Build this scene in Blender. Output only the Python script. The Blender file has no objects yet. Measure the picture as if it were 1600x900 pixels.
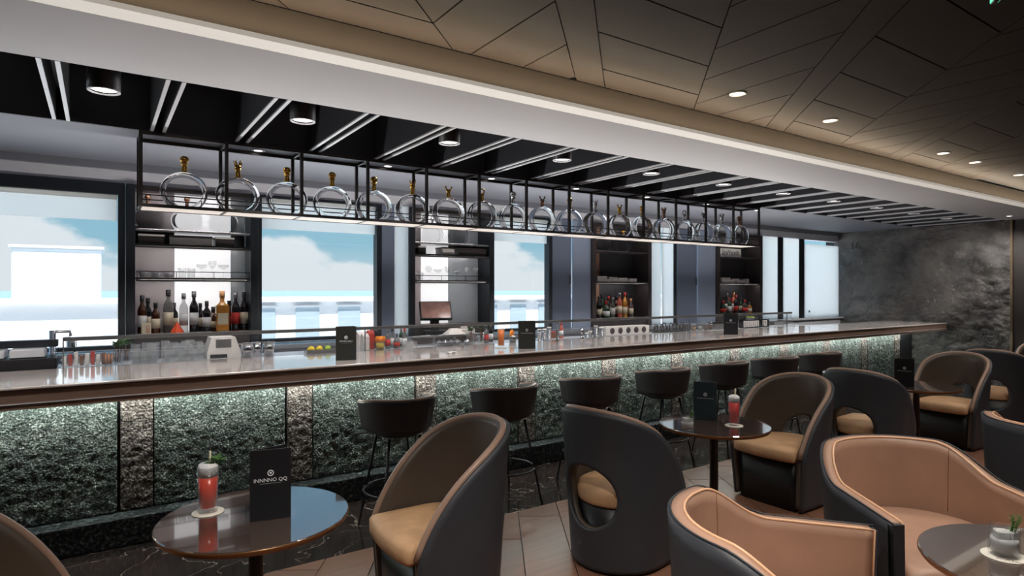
import bpy, math, random
from mathutils import Vector, Matrix, noise

PI = math.pi
rnd = random.Random(7)
scene = bpy.context.scene
COL = scene.collection

# ------------------------------------------------------------------ camera
H = 1.63                                     # eye height
FPX = 956.0
cam_d = bpy.data.cameras.new('camera')
cam_d.sensor_width = 36.0
cam_d.lens = FPX / 1600 * 36.0
cam_d.shift_y = 3.0 / 1600.0
cam_d.clip_start = 0.02
cam_d.clip_end = 20000
cam = bpy.data.objects.new('camera', cam_d)
COL.objects.link(cam)
FW = Vector((0.559193, 0.829038, 0))         # view direction: 56 deg from the bar's run
cam.location = (0, 0, H)
cam.rotation_euler = (PI / 2, 0, math.atan2(FW.y, FW.x) - PI / 2)
scene.camera = cam

# ------------------------------------------------------------------ view, sky, sun
vs = scene.view_settings
vs.view_transform = 'Standard'
vs.look = 'None'
vs.gamma = 1.0
vs.use_curve_mapping = False
vs.exposure = 0.0
scene.cycles.max_bounces = 10
scene.cycles.transmission_bounces = 8
scene.cycles.transparent_max_bounces = 12
scene.cycles.caustics_reflective = False
scene.cycles.caustics_refractive = False
scene.cycles.sample_clamp_indirect = 4.0


def srgb(r, g, b, a=1.0):
    def f(c):
        c /= 255.0
        return c / 12.92 if c <= .04045 else ((c + .055) / 1.055) ** 2.4
    return (f(r), f(g), f(b), a)


world = bpy.data.worlds.new('sky')
scene.world = world
world.use_nodes = True
nt = world.node_tree
nt.nodes.clear()
N = nt.nodes.new
L = nt.links.new
tc = N('ShaderNodeTexCoord')
sep = N('ShaderNodeSeparateXYZ')
L(tc.outputs['Generated'], sep.inputs[0])
grad = N('ShaderNodeValToRGB')
L(sep.outputs['Z'], grad.inputs[0])
ge = grad.color_ramp.elements
ge[0].position = 0.0
ge[0].color = srgb(188, 204, 210)
ge[1].position = 0.5
ge[1].color = srgb(92, 146, 186)
e = ge.new(0.07)
e.color = srgb(132, 176, 194)
mp = N('ShaderNodeMapping')
mp.inputs['Scale'].default_value = (5.0, 5.0, 9.0)
mp.inputs['Location'].default_value = (1.3, 0.4, 0.0)
L(tc.outputs['Generated'], mp.inputs[0])
nz = N('ShaderNodeTexNoise')
nz.inputs['Scale'].default_value = 1.0
nz.inputs['Detail'].default_value = 6
nz.inputs['Roughness'].default_value = .5
L(mp.outputs[0], nz.inputs['Vector'])
# cumulus bank: dense towards the horizon, scattered higher up
m1 = N('ShaderNodeMapRange')
m1.inputs['From Min'].default_value = 0.0
m1.inputs['From Max'].default_value = 0.16
m1.inputs['To Min'].default_value = 0.36
m1.inputs['To Max'].default_value = -0.10
L(sep.outputs['Z'], m1.inputs[0])
ad = N('ShaderNodeMath')
ad.operation = 'ADD'
L(nz.outputs['Fac'], ad.inputs[0])
L(m1.outputs[0], ad.inputs[1])
m2 = N('ShaderNodeMapRange')
m2.interpolation_type = 'SMOOTHSTEP'
m2.inputs['From Min'].default_value = 0.64
m2.inputs['From Max'].default_value = 0.71
L(ad.outputs[0], m2.inputs[0])
mix = N('ShaderNodeMix')
mix.data_type = 'RGBA'
L(m2.outputs[0], mix.inputs['Factor'])
L(grad.outputs[0], mix.inputs['A'])
mix.inputs['B'].default_value = srgb(206, 214, 219)
bg = N('ShaderNodeBackground')
bg.inputs['Strength'].default_value = 1.35
L(mix.outputs['Result'], bg.inputs['Color'])
wo = N('ShaderNodeOutputWorld')
L(bg.outputs[0], wo.inputs[0])

sun_d = bpy.data.lights.new('sun', 'SUN')
sun_d.energy = 8.5
sun_d.angle = 0.02
sun_d.color = (1.0, .97, .92)
sun = bpy.data.objects.new('sun', sun_d)
COL.objects.link(sun)
sun.rotation_euler = Vector((.22, .40, -.89)).to_track_quat('-Z', 'Y').to_euler()   # high sun from over the roof, lighting the deck outside

# ------------------------------------------------------------------ materials
MATS = {}


def mat(name, col, rough=.5, metal=0.0, var=0.0, vscale=8.0, bump=0.0, bscale=40.0, spec=.5,
        emit=None, estr=0.0, trans=0.0, ior=1.45, coat=0.0, col2=None, stretch=(1, 1, 1), alpha=1.0, rvar=0.0):
    m = bpy.data.materials.new(name)
    m.use_nodes = True
    n = m.node_tree.nodes
    l = m.node_tree.links
    b = n['Principled BSDF']
    b.inputs['Base Color'].default_value = col
    b.inputs['Roughness'].default_value = rough
    b.inputs['Metallic'].default_value = metal
    b.inputs['Specular IOR Level'].default_value = spec
    b.inputs['IOR'].default_value = ior
    b.inputs['Transmission Weight'].default_value = trans
    b.inputs['Coat Weight'].default_value = coat
    b.inputs['Coat Roughness'].default_value = .08
    b.inputs['Alpha'].default_value = alpha
    if emit is not None:
        b.inputs['Emission Color'].default_value = emit
        b.inputs['Emission Strength'].default_value = estr
    if var or bump or rvar or col2 is not None:
        t = n.new('ShaderNodeTexCoord')
        mpp = n.new('ShaderNodeMapping')
        mpp.inputs['Scale'].default_value = stretch
        l.new(t.outputs['Object'], mpp.inputs[0])
    if var or col2 is not None or rvar:
        z = n.new('ShaderNodeTexNoise')
        z.inputs['Scale'].default_value = vscale
        z.inputs['Detail'].default_value = 5
        l.new(mpp.outputs[0], z.inputs['Vector'])
        if rvar:
            mr = n.new('ShaderNodeMapRange')
            mr.inputs['From Min'].default_value = .3
            mr.inputs['From Max'].default_value = .7
            mr.inputs['To Min'].default_value = max(0, rough - rvar)
            mr.inputs['To Max'].default_value = rough + rvar
            l.new(z.outputs['Fac'], mr.inputs[0])
            l.new(mr.outputs[0], b.inputs['Roughness'])
    if var or col2 is not None:
        r = n.new('ShaderNodeValToRGB')
        c2 = col2 if col2 is not None else tuple(min(1, c * (1 + var)) for c in col[:3]) + (1,)
        c1 = col if col2 is not None else tuple(c * (1 - var) for c in col[:3]) + (1,)
        r.color_ramp.elements[0].position = .33
        r.color_ramp.elements[0].color = c1
        r.color_ramp.elements[1].position = .67
        r.color_ramp.elements[1].color = c2
        l.new(z.outputs['Fac'], r.inputs[0])
        l.new(r.outputs[0], b.inputs['Base Color'])
    if bump:
        z2 = n.new('ShaderNodeTexNoise')
        z2.inputs['Scale'].default_value = bscale
        z2.inputs['Detail'].default_value = 4
        l.new(mpp.outputs[0], z2.inputs['Vector'])
        bp = n.new('ShaderNodeBump')
        bp.inputs['Strength'].default_value = bump
        bp.inputs['Distance'].default_value = .01
        l.new(z2.outputs['Fac'], bp.inputs['Height'])
        l.new(bp.outputs[0], b.inputs['Normal'])
    MATS[name] = m
    return m


mat('rear_grey', srgb(122, 125, 134), .6, var=.02, vscale=2)
mat('ceiling_grey', srgb(206, 206, 209), .6, var=.02, vscale=2)
mat('ceiling_dark', srgb(44, 46, 51), .5, var=.05, vscale=3)
mat('recess_grey', srgb(176, 177, 182), .5, var=.05, vscale=3)
mat('strip_light', srgb(205, 206, 210), .35, metal=.2, var=.02)
mat('panel_dark', srgb(40, 35, 31), .7, var=.10, vscale=2.5, bump=.05, bscale=90, spec=.12)
mat('panel_joint', srgb(8, 8, 8), .8, var=.1)
mat('cove_taupe', srgb(50, 45, 39), .55, var=.06, vscale=3)
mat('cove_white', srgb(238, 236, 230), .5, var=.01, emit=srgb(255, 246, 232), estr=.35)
mat('cove_led', srgb(255, 240, 220), .5, emit=(1.0, .80, .58, 1), estr=100.0)
mat('led_under', srgb(255, 250, 240), .5, emit=(.92, 1.0, .93, 1), estr=75.0)
mat('lamp_glow', srgb(255, 250, 240), .5, emit=(1.0, .95, .88, 1), estr=4.0)
mat('black_metal', srgb(34, 35, 38), .4, metal=.5, var=.06, vscale=12)
mat('bronze_frame', srgb(70, 66, 64), .35, metal=.7, var=.08, vscale=10)
mat('window_frame', srgb(40, 44, 50), .4, metal=.3, var=.05)
mat('white_paint', srgb(226, 226, 232), .5, var=.02)
mat('shutter_blue', srgb(112, 122, 142), .5, var=.03, vscale=3)
mat('shutter_pale', srgb(152, 164, 186), .45, var=.03, vscale=3)
mat('mauve', srgb(206, 196, 200), .5, var=.03, vscale=4)
mat('frost_white_glow', srgb(240, 240, 242), .35, var=.01, emit=(.98, .98, 1, 1), estr=.62)  # emission added so the white shelf backs look lit from behind
mat('mirror_grey', srgb(186, 193, 201), .22, metal=.1, var=.03)
mat('shelf_dark', srgb(58, 52, 52), .4, var=.08)
mat('shelf_black', srgb(46, 46, 50), .45, var=.05)
mat('shelf_brown', srgb(150, 112, 92), .45, var=.05)
mat('satin_grey', srgb(206, 207, 212), .35, metal=.2, var=.03)
mat('shelf_fill_glow', srgb(255, 250, 245), .5, emit=(1, .96, .92, 1), estr=26.0)  # glow for the strips added to brighten the shelf interiors
mat('steel', srgb(190, 190, 192), .25, metal=.9, var=.04, vscale=20)
mat('chrome', srgb(225, 225, 228), .08, metal=1.0, var=.02)
mat('gold', srgb(226, 176, 84), .15, metal=1.0, var=.05, vscale=20)
mat('rose_metal', srgb(170, 130, 110), .2, metal=1.0, var=.05, vscale=20)
mat('clear_glass', srgb(246, 248, 248), .02, trans=1.0, ior=1.32, var=.005)
mat('decanter_glass', srgb(250, 250, 250), .03, trans=1.0, ior=1.16, var=.005)
mat('counter_stone', srgb(214, 203, 197), .16, var=.05, vscale=3.5, bump=.02, bscale=30, spec=.6, coat=.8, rvar=.05)
mat('leather_dark', srgb(56, 58, 64), .48, var=.06, vscale=6, bump=.08, bscale=160)
mat('leather_taupe', srgb(80, 70, 62), .42, var=.08, vscale=5, bump=.06, bscale=140)
mat('leather_tan', srgb(168, 133, 113), .42, var=.07, vscale=5, bump=.06, bscale=140)
mat('leather_piping', srgb(150, 122, 106), .4, var=.05)
mat('piping_tan', srgb(222, 176, 140), .4, var=.05)
mat('cushion_tan', srgb(196, 156, 118), .6, var=.16, vscale=7, bump=.15, bscale=60)
mat('stool_leather', srgb(62, 61, 64), .42, var=.08, vscale=5, bump=.05, bscale=120)
mat('table_top', srgb(74, 60, 54), .10, var=.10, vscale=2, spec=.8, coat=1.0)
MATS['table_top'].node_tree.nodes['Principled BSDF'].inputs['Coat IOR'].default_value = 2.2
MATS['table_top'].node_tree.nodes['Principled BSDF'].inputs['Coat Roughness'].default_value = .03
mat('table_edge', srgb(120, 80, 50), .3, metal=.6, var=.06)
mat('table_leg', srgb(34, 30, 29), .35, metal=.4, var=.05)
mat('coaster', srgb(232, 226, 214), .7, var=.03, vscale=30)
mat('drink_red', srgb(255, 66, 38), .25, var=.06, vscale=25)
mat('drink_crimson', srgb(240, 40, 44), .25, var=.05, vscale=25)
mat('drink_orange', srgb(248, 128, 24), .3, var=.06, vscale=25)
mat('foam', srgb(246, 246, 248), .6, var=.06, vscale=60, bump=.4, bscale=90)
mat('leaf', srgb(74, 116, 52), .5, var=.35, vscale=30)
mat('leaf_grey', srgb(108, 132, 100), .5, var=.3, vscale=30)
mat('straw', srgb(222, 214, 176), .6, var=.05)
mat('menu_black', srgb(17, 18, 22), .5, var=.08, vscale=10)
mat('menu_slate', srgb(44, 56, 62), .45, var=.08, vscale=10)
mat('menu_green', srgb(36, 38, 34), .5, var=.06, vscale=10)
mat('print_white', srgb(222, 224, 228), .5, var=.01)
mat('print_grey', srgb(150, 155, 160), .5, var=.01)
mat('paper', srgb(232, 230, 226), .7, var=.03, vscale=30)
mat('deck_white', srgb(236, 238, 240), .6, var=.02, vscale=1)
mat('deck_panel', srgb(168, 186, 198), .5, var=.03)
mat('sea', srgb(150, 178, 188), .6, var=.06, vscale=.02)
mat('carton_white', srgb(220, 214, 210), .6, var=.04, vscale=20)
mat('carton_red', srgb(176, 60, 52), .6, var=.1, vscale=20)
mat('carton_brown', srgb(120, 78, 58), .6, var=.1, vscale=20)
mat('lemon', srgb(238, 206, 50), .45, var=.06, vscale=30, bump=.2, bscale=120)
mat('lime', srgb(160, 190, 52), .45, var=.08, vscale=30, bump=.2, bscale=120)
mat('orange', srgb(242, 140, 40), .45, var=.06, vscale=30, bump=.2, bscale=120)
mat('screen', srgb(150, 110, 100), .12, var=.3, vscale=9, spec=.7)
mat('plastic_black', srgb(24, 24, 27), .4, var=.06)
mat('bottle_brown', srgb(70, 36, 22), .08, var=.15, vscale=10, coat=.6)
mat('bottle_amber', srgb(190, 130, 60), .08, var=.12, vscale=10, coat=.6)
mat('bottle_green', srgb(44, 70, 50), .08, var=.15, vscale=10, coat=.6)
mat('bottle_dark', srgb(34, 32, 36), .08, var=.15, vscale=10, coat=.6)
mat('bottle_clear', srgb(206, 206, 204), .05, trans=.85, ior=1.3, var=.02)
mat('bottle_rose', srgb(190, 96, 80), .08, var=.12, vscale=10, coat=.6)
mat('label_cream', srgb(226, 214, 188), .6, var=.06, vscale=40)
mat('label_white', srgb(226, 226, 226), .6, var=.04, vscale=40)
mat('label_red', srgb(190, 50, 44), .6, var=.08, vscale=40)
mat('cap_black', srgb(30, 31, 36), .4, var=.05)
mat('cap_cork', srgb(190, 140, 96), .7, var=.12, vscale=50)
mat('cap_red', srgb(170, 40, 36), .4, var=.05)
mat('cap_grey', srgb(110, 108, 114), .35, metal=.5, var=.05)
mat('exit_green', srgb(70, 190, 150), .5, emit=(.15, .8, .5, 1), estr=1.2)
mat('rack_glow', srgb(140, 133, 126), .5, emit=(1.0, .93, .86, 1), estr=.25)
mat('ice', srgb(228, 230, 230), .15, trans=.35, ior=1.2, var=.05, vscale=60)
mat('wall_dark', srgb(46, 42, 40), .5, var=.10, vscale=2.0, bump=.1, bscale=20)
mat('brass_trim', srgb(120, 104, 84), .3, metal=.7, var=.05)
mat('silicone_red', srgb(235, 84, 48), .5, var=.05)


def pane_mat(name, alpha, col):
    """thin architectural glass: mostly clear, faint haze, mirror-like sheen"""
    m = bpy.data.materials.new(name)
    m.use_nodes = True
    n = m.node_tree.nodes
    l = m.node_tree.links
    n.clear()
    o = n.new('ShaderNodeOutputMaterial')
    t = n.new('ShaderNodeBsdfTransparent')
    t.inputs[0].default_value = (.985, .99, .992, 1)
    g = n.new('ShaderNodeBsdfGlossy')
    g.inputs['Roughness'].default_value = .02
    d = n.new('ShaderNodeBsdfDiffuse')
    d.inputs[0].default_value = col
    lw = n.new('ShaderNodeLayerWeight')
    pw = n.new('ShaderNodeMath')
    pw.operation = 'POWER'
    l.new(lw.outputs['Facing'], pw.inputs[0])
    pw.inputs[1].default_value = 4.0
    fr = n.new('ShaderNodeMath')
    fr.operation = 'MULTIPLY_ADD'
    l.new(pw.outputs[0], fr.inputs[0])
    fr.inputs[1].default_value = .6
    fr.inputs[2].default_value = .03
    a = n.new('ShaderNodeMixShader')
    b = n.new('ShaderNodeMixShader')
    b.inputs[0].default_value = alpha
    l.new(fr.outputs[0], a.inputs[0])
    l.new(t.outputs[0], a.inputs[1])
    l.new(g.outputs[0], a.inputs[2])
    l.new(a.outputs[0], b.inputs[1])
    l.new(d.outputs[0], b.inputs[2])
    l.new(b.outputs[0], o.inputs[0])
    MATS[name] = m


pane_mat('window_glass', .04, (.85, .9, .93, 1))


def frosted(name, col, tcol, w):
    m = bpy.data.materials.new(name)
    m.use_nodes = True
    n = m.node_tree.nodes
    l = m.node_tree.links
    n.clear()
    o = n.new('ShaderNodeOutputMaterial')
    t = n.new('ShaderNodeBsdfTranslucent')
    t.inputs[0].default_value = tcol
    d = n.new('ShaderNodeBsdfDiffuse')
    d.inputs[0].default_value = col
    a = n.new('ShaderNodeMixShader')
    a.inputs[0].default_value = w
    l.new(d.outputs[0], a.inputs[1])
    l.new(t.outputs[0], a.inputs[2])
    l.new(a.outputs[0], o.inputs[0])
    MATS[name] = m


frosted('blind_white', (.85, .86, .88, 1), (1, .97, .94, 1), .9)
frosted('frost_pane', (.82, .84, .9, 1), (1, .97, .94, 1), .9)
pane_mat('guard_glass', .012, (.85, .9, .93, 1))


def tumbler_mat():
    pane_mat('thin_glass', .025, (.9, .92, .93, 1))
    pane_mat('bar_glass', .07, (.95, .96, .97, 1))


tumbler_mat()


def nodes_of(name, rough=.5, metal=0.0):
    m = bpy.data.materials.new(name)
    m.use_nodes = True
    MATS[name] = m
    n = m.node_tree.nodes
    b = n['Principled BSDF']
    b.inputs['Roughness'].default_value = rough
    b.inputs['Metallic'].default_value = metal
    return m, n, m.node_tree.links, b


def rock_mat(name, dark, mid, light, gs=55.0):
    """granular glittering stone"""
    m, n, l, b = nodes_of(name, .38)
    t = n.new('ShaderNodeTexCoord')
    z = n.new('ShaderNodeTexNoise')
    z.inputs['Scale'].default_value = gs
    z.inputs['Detail'].default_value = 5
    z.inputs['Roughness'].default_value = .7
    l.new(t.outputs['Object'], z.inputs['Vector'])
    z2 = n.new('ShaderNodeTexNoise')
    z2.inputs['Scale'].default_value = 5.0
    z2.inputs['Detail'].default_value = 4
    l.new(t.outputs['Object'], z2.inputs['Vector'])
    v = n.new('ShaderNodeTexVoronoi')
    v.inputs['Scale'].default_value = gs * .9
    l.new(t.outputs['Object'], v.inputs['Vector'])
    a = n.new('ShaderNodeMath')
    a.operation = 'MULTIPLY_ADD'
    l.new(z2.outputs['Fac'], a.inputs[0])
    a.inputs[1].default_value = .28
    l.new(z.outputs['Fac'], a.inputs[2])
    r = n.new('ShaderNodeValToRGB')
    r.color_ramp.elements[0].position = .50
    r.color_ramp.elements[0].color = dark
    r.color_ramp.elements[1].position = .84
    r.color_ramp.elements[1].color = light
    q = r.color_ramp.elements.new(.66)
    q.color = mid
    l.new(a.outputs[0], r.inputs[0])
    l.new(r.outputs[0], b.inputs['Base Color'])
    bp = n.new('ShaderNodeBump')
    bp.inputs['Strength'].default_value = .9
    bp.inputs['Distance'].default_value = .012
    s = n.new('ShaderNodeMath')
    s.operation = 'SUBTRACT'
    l.new(a.outputs[0], s.inputs[0])
    l.new(v.outputs['Distance'], s.inputs[1])
    l.new(s.outputs[0], bp.inputs['Height'])
    l.new(bp.outputs[0], b.inputs['Normal'])
    return m


rock_mat('rock_green', srgb(20, 27, 27), srgb(78, 90, 84), srgb(204, 210, 202), 85)
rock_mat('rock_brown', srgb(30, 26, 26), srgb(104, 92, 86), srgb(206, 196, 186), 70)
rock_mat('rock_plinth', srgb(16, 20, 23), srgb(40, 46, 50), srgb(140, 150, 150), 40)

# stone relief of the end wall
for q in ('drink_red', 'drink_crimson', 'drink_orange'):
    bb = MATS[q].node_tree.nodes['Principled BSDF']
    bb.inputs['Subsurface Weight'].default_value = .15
    bb.inputs['Subsurface Radius'].default_value = (.05, .02, .015)
    bb.inputs['Subsurface Scale'].default_value = 1.0
m, n, l, b = nodes_of('stone_relief', .32)
t = n.new('ShaderNodeTexCoord')
z = n.new('ShaderNodeTexNoise')
z.inputs['Scale'].default_value = 1.1
z.inputs['Detail'].default_value = 8
z.inputs['Roughness'].default_value = .62
l.new(t.outputs['Object'], z.inputs['Vector'])
r = n.new('ShaderNodeValToRGB')
r.color_ramp.elements[0].position = .36
r.color_ramp.elements[0].color = srgb(42, 41, 42)
r.color_ramp.elements[1].position = .68
r.color_ramp.elements[1].color = srgb(128, 124, 120)
l.new(z.outputs['Fac'], r.inputs[0])
l.new(r.outputs[0], b.inputs['Base Color'])
z2 = n.new('ShaderNodeTexNoise')
z2.inputs['Scale'].default_value = 14
z2.inputs['Detail'].default_value = 7
z2.inputs['Roughness'].default_value = .6
l.new(t.outputs['Object'], z2.inputs['Vector'])
bp = n.new('ShaderNodeBump')
bp.inputs['Strength'].default_value = 1.0
bp.inputs['Distance'].default_value = .04
l.new(z2.outputs['Fac'], bp.inputs['Height'])
l.new(bp.outputs[0], b.inputs['Normal'])

# dark marble with thin white veins
m, n, l, b = nodes_of('marble_dark', .12)
t = n.new('ShaderNodeTexCoord')
z = n.new('ShaderNodeTexNoise')
z.inputs['Scale'].default_value = 2.2
z.inputs['Detail'].default_value = 6
z.inputs['Distortion'].default_value = .7
l.new(t.outputs['Object'], z.inputs['Vector'])
s = n.new('ShaderNodeMath')
s.operation = 'SUBTRACT'
l.new(z.outputs['Fac'], s.inputs[0])
s.inputs[1].default_value = .5
ab = n.new('ShaderNodeMath')
ab.operation = 'ABSOLUTE'
l.new(s.outputs[0], ab.inputs[0])
r = n.new('ShaderNodeValToRGB')
r.color_ramp.elements[0].position = 0.0
r.color_ramp.elements[0].color = srgb(120, 110, 102)
r.color_ramp.elements[1].position = .006
r.color_ramp.elements[1].color = srgb(34, 29, 28)
q = r.color_ramp.elements.new(.2)
q.color = srgb(48, 41, 39)
l.new(ab.outputs[0], r.inputs[0])
l.new(r.outputs[0], b.inputs['Base Color'])

# brown floor boards
mat('floor_wood', srgb(120, 84, 66), .32, var=.14, vscale=3, stretch=(.6, 8, 1), bump=.05, bscale=30)
mat('floor_wood_b', srgb(112, 78, 62), .34, var=.14, vscale=3, stretch=(.6, 8, 1), bump=.05, bscale=30)
mat('floor_base', srgb(40, 30, 26), .6, var=.1)
# bronze fascia of the counter
mat('fascia', srgb(158, 130, 114), .24, metal=.35, var=.16, vscale=1.6, stretch=(.8, 1, 8), spec=.6, coat=.3)


# ------------------------------------------------------------------ mesh helpers
class MB:
    def __init__(self):
        self.v = []
        self.f = []
        self.smooth = []

    def add(self, vs_, fs_, smooth=False):
        o = len(self.v)
        self.v += [tuple(p) for p in vs_]
        self.f += [tuple(i + o for i in f) for f in fs_]
        self.smooth += [smooth] * len(fs_)
        return self

    def box(self, x0, x1, y0, y1, z0, z1, b=0.0):
        if b <= 0:
            vs_ = [(x, y, z) for z in (z0, z1) for y in (y0, y1) for x in (x0, x1)]
            fs_ = [(0, 2, 3, 1), (4, 5, 7, 6), (0, 1, 5, 4), (2, 6, 7, 3), (0, 4, 6, 2), (1, 3, 7, 5)]
            return self.add(vs_, fs_)
        # chamfered box
        vs_ = []
        for sx in (0, 1):
            for sy in (0, 1):
                for sz in (0, 1):
                    X = (x0, x1)[sx]
                    Y = (y0, y1)[sy]
                    Z = (z0, z1)[sz]
                    dx = b if sx == 0 else -b
                    dy = b if sy == 0 else -b
                    dz = b if sz == 0 else -b
                    vs_ += [(X, Y + dy, Z + dz), (X + dx, Y, Z + dz), (X + dx, Y + dy, Z)]
        def k(sx, sy, sz, a):
            return (sx * 4 + sy * 2 + sz) * 3 + a
        fs_ = []
        for s_ in (0, 1):
            q = [k(s_, 0, 0, 0), k(s_, 1, 0, 0), k(s_, 1, 1, 0), k(s_, 0, 1, 0)]
            fs_.append(q if s_ else q[::-1])
            q = [k(0, s_, 0, 1), k(1, s_, 0, 1), k(1, s_, 1, 1), k(0, s_, 1, 1)]
            fs_.append(q if not s_ else q[::-1])
            q = [k(0, 0, s_, 2), k(1, 0, s_, 2), k(1, 1, s_, 2), k(0, 1, s_, 2)]
            fs_.append(q if s_ else q[::-1])
        for a in (0, 1):
            for c_ in (0, 1):
                fs_.append([k(a, c_, 0, 0), k(a, c_, 0, 1), k(a, c_, 1, 1), k(a, c_, 1, 0)])
                fs_.append([k(a, 0, c_, 0), k(a, 0, c_, 2), k(a, 1, c_, 2), k(a, 1, c_, 0)])
                fs_.append([k(0, a, c_, 1), k(0, a, c_, 2), k(1, a, c_, 2), k(1, a, c_, 1)])
        for sx in (0, 1):
            for sy in (0, 1):
                for sz in (0, 1):
                    fs_.append([k(sx, sy, sz, 0), k(sx, sy, sz, 1), k(sx, sy, sz, 2)])
        return self.add(vs_, fs_)

    def lathe(self, prof, seg=24, c=(0, 0, 0), smooth=True, axis='z', sx=1.0, sy=1.0):
        """prof: list of (r, h); r=0 ends close"""
        vs_ = []
        idx = []
        for r_, h_ in prof:
            if r_ <= 1e-6:
                idx.append([len(vs_)])
                vs_.append((0, 0, h_))
            else:
                ring = []
                for i in range(seg):
                    a = 2 * PI * i / seg
                    ring.append(len(vs_))
                    vs_.append((r_ * math.cos(a) * sx, r_ * math.sin(a) * sy, h_))
                idx.append(ring)
        fs_ = []
        for a, b_ in zip(idx[:-1], idx[1:]):
            if len(a) == 1 and len(b_) == 1:
                continue
            for i in range(seg):
                j = (i + 1) % seg
                if len(a) == 1:
                    fs_.append((a[0], b_[i], b_[j]))
                elif len(b_) == 1:
                    fs_.append((a[i], a[j], b_[0]))
                else:
                    fs_.append((a[i], a[j], b_[j], b_[i]))
        if axis == 'y':
            vs_ = [(x, -z_, y) for x, y, z_ in vs_]
        if axis == 'x':
            vs_ = [(z_, x, y) for x, y, z_ in vs_]
        vs_ = [(x + c[0], y + c[1], z_ + c[2]) for x, y, z_ in vs_]
        return self.add(vs_, fs_, smooth)

    def cyl(self, r, z0, z1, c=(0, 0), seg=20, r2=None, axis='z'):
        r2 = r if r2 is None else r2
        cc = (c[0], c[1], 0) if len(c) == 2 else c
        return self.lathe([(0, z0), (r, z0), (r, z0), (r2, z1), (r2, z1), (0, z1)], seg, cc, True, axis)

    def tube(self, pts, r, seg=8, closed=False, smooth=True, cap=True):
        pts = [Vector(p) for p in pts]
        n_ = len(pts)
        rs = r if isinstance(r, (list, tuple)) else [r] * n_
        vs_ = []
        up = None
        for i, p in enumerate(pts):
            if closed:
                d = pts[(i + 1) % n_] - pts[i - 1]
            else:
                d = pts[min(i + 1, n_ - 1)] - pts[max(i - 1, 0)]
            d.normalize()
            if up is None:
                up = Vector((0, 0, 1)) if abs(d.z) < .9 else Vector((1, 0, 0))
            a = d.cross(up)
            if a.length < 1e-4:
                a = d.orthogonal()
            a.normalize()
            b_ = a.cross(d)
            up = b_
            for k in range(seg):
                t_ = 2 * PI * k / seg
                vs_.append(p + (a * math.cos(t_) + b_ * math.sin(t_)) * rs[i])
        fs_ = []
        for i in range(n_ if closed else n_ - 1):
            j = (i + 1) % n_
            for k in range(seg):
                k2 = (k + 1) % seg
                fs_.append((i * seg + k, j * seg + k, j * seg + k2, i * seg + k2))
        if not closed and cap:
            fs_.append(tuple(range(seg)))
            fs_.append(tuple(range((n_ - 1) * seg, n_ * seg))[::-1])
        return self.add(vs_, fs_, smooth)

    def prism(self, poly, z0, z1):
        n_ = len(poly)
        vs_ = [(x, y, z0) for x, y in poly] + [(x, y, z1) for x, y in poly]
        fs_ = [tuple(range(n_))[::-1], tuple(range(n_, 2 * n_))]
        for i in range(n_):
            j = (i + 1) % n_
            fs_.append((i, j, n_ + j, n_ + i))
        return self.add(vs_, fs_)

    def mesh(self, name):
        me = bpy.data.meshes.new(name)
        me.from_pydata(self.v, [], self.f)
        me.validate()
        if len(me.polygons) == len(self.smooth):
            me.polygons.foreach_set('use_smooth', self.smooth)
        import bmesh
        bm = bmesh.new()
        bm.from_mesh(me)
        bmesh.ops.recalc_face_normals(bm, faces=bm.faces)
        bm.to_mesh(me)
        bm.free()
        return me


def ob(name, mb, m, parent=None, loc=(0, 0, 0), rz=0.0, rot=None):
    me = mb if isinstance(mb, bpy.types.Mesh) else mb.mesh(name)
    if m is not None and not me.materials:
        me.materials.append(MATS[m])
    o = bpy.data.objects.new(name, me)
    COL.objects.link(o)
    o.location = loc
    o.rotation_euler = rot if rot is not None else (0, 0, rz)
    if parent is not None:
        o.parent = parent
    return o


def tag(o, label, cat, group=None):
    o['label'] = label
    o['category'] = cat
    if group:
        o['group'] = group
    return o


def struct(o):
    o['kind'] = 'structure'
    return o


def root(name, label=None, cat=None, loc=(0, 0, 0), rz=0.0, group=None):
    o = bpy.data.objects.new(name, None)
    COL.objects.link(o)
    o.empty_display_size = .1
    o.location = loc
    o.rotation_euler = (0, 0, rz)
    if label:
        tag(o, label, cat, group)
    return o


def copy_tree(o, parent=None):
    c = o.copy()
    COL.objects.link(c)
    c.parent = parent
    for ch in list(o.children):
        copy_tree(ch, c)
    return c


def spot(parent, loc, energy, angle=80, blend=.6, col=(1, .93, .84), size=.04, target=None):
    d = bpy.data.lights.new('lamp_light', 'SPOT')
    d.energy = energy
    d.spot_size = math.radians(angle)
    d.spot_blend = blend
    d.color = col
    d.shadow_soft_size = size
    o = bpy.data.objects.new('lamp_light', d)
    COL.objects.link(o)
    o.parent = parent
    o.location = loc
    if target:
        dv = Vector(target)
        o.rotation_euler = dv.to_track_quat('-Z', 'Y').to_euler()
    return o


def text_mesh(txt, size, extrude=.0004):
    cu = bpy.data.curves.new('lettering', 'FONT')
    cu.body = txt
    cu.size = size
    cu.extrude = extrude
    cu.align_x = 'CENTER'
    cu.align_y = 'CENTER'
    cu.resolution_u = 2
    to = bpy.data.objects.new('lettering_tmp', cu)
    COL.objects.link(to)
    dg = bpy.context.evaluated_depsgraph_get()
    me = bpy.data.meshes.new_from_object(to.evaluated_get(dg))
    bpy.data.objects.remove(to)
    bpy.data.curves.remove(cu)
    me.materials.clear()
    return me


def xat(px, Y):
    t_ = (px - 800) / FPX
    return Y * (FW.x + FW.y * t_) / (FW.y - FW.x * t_)


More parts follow.
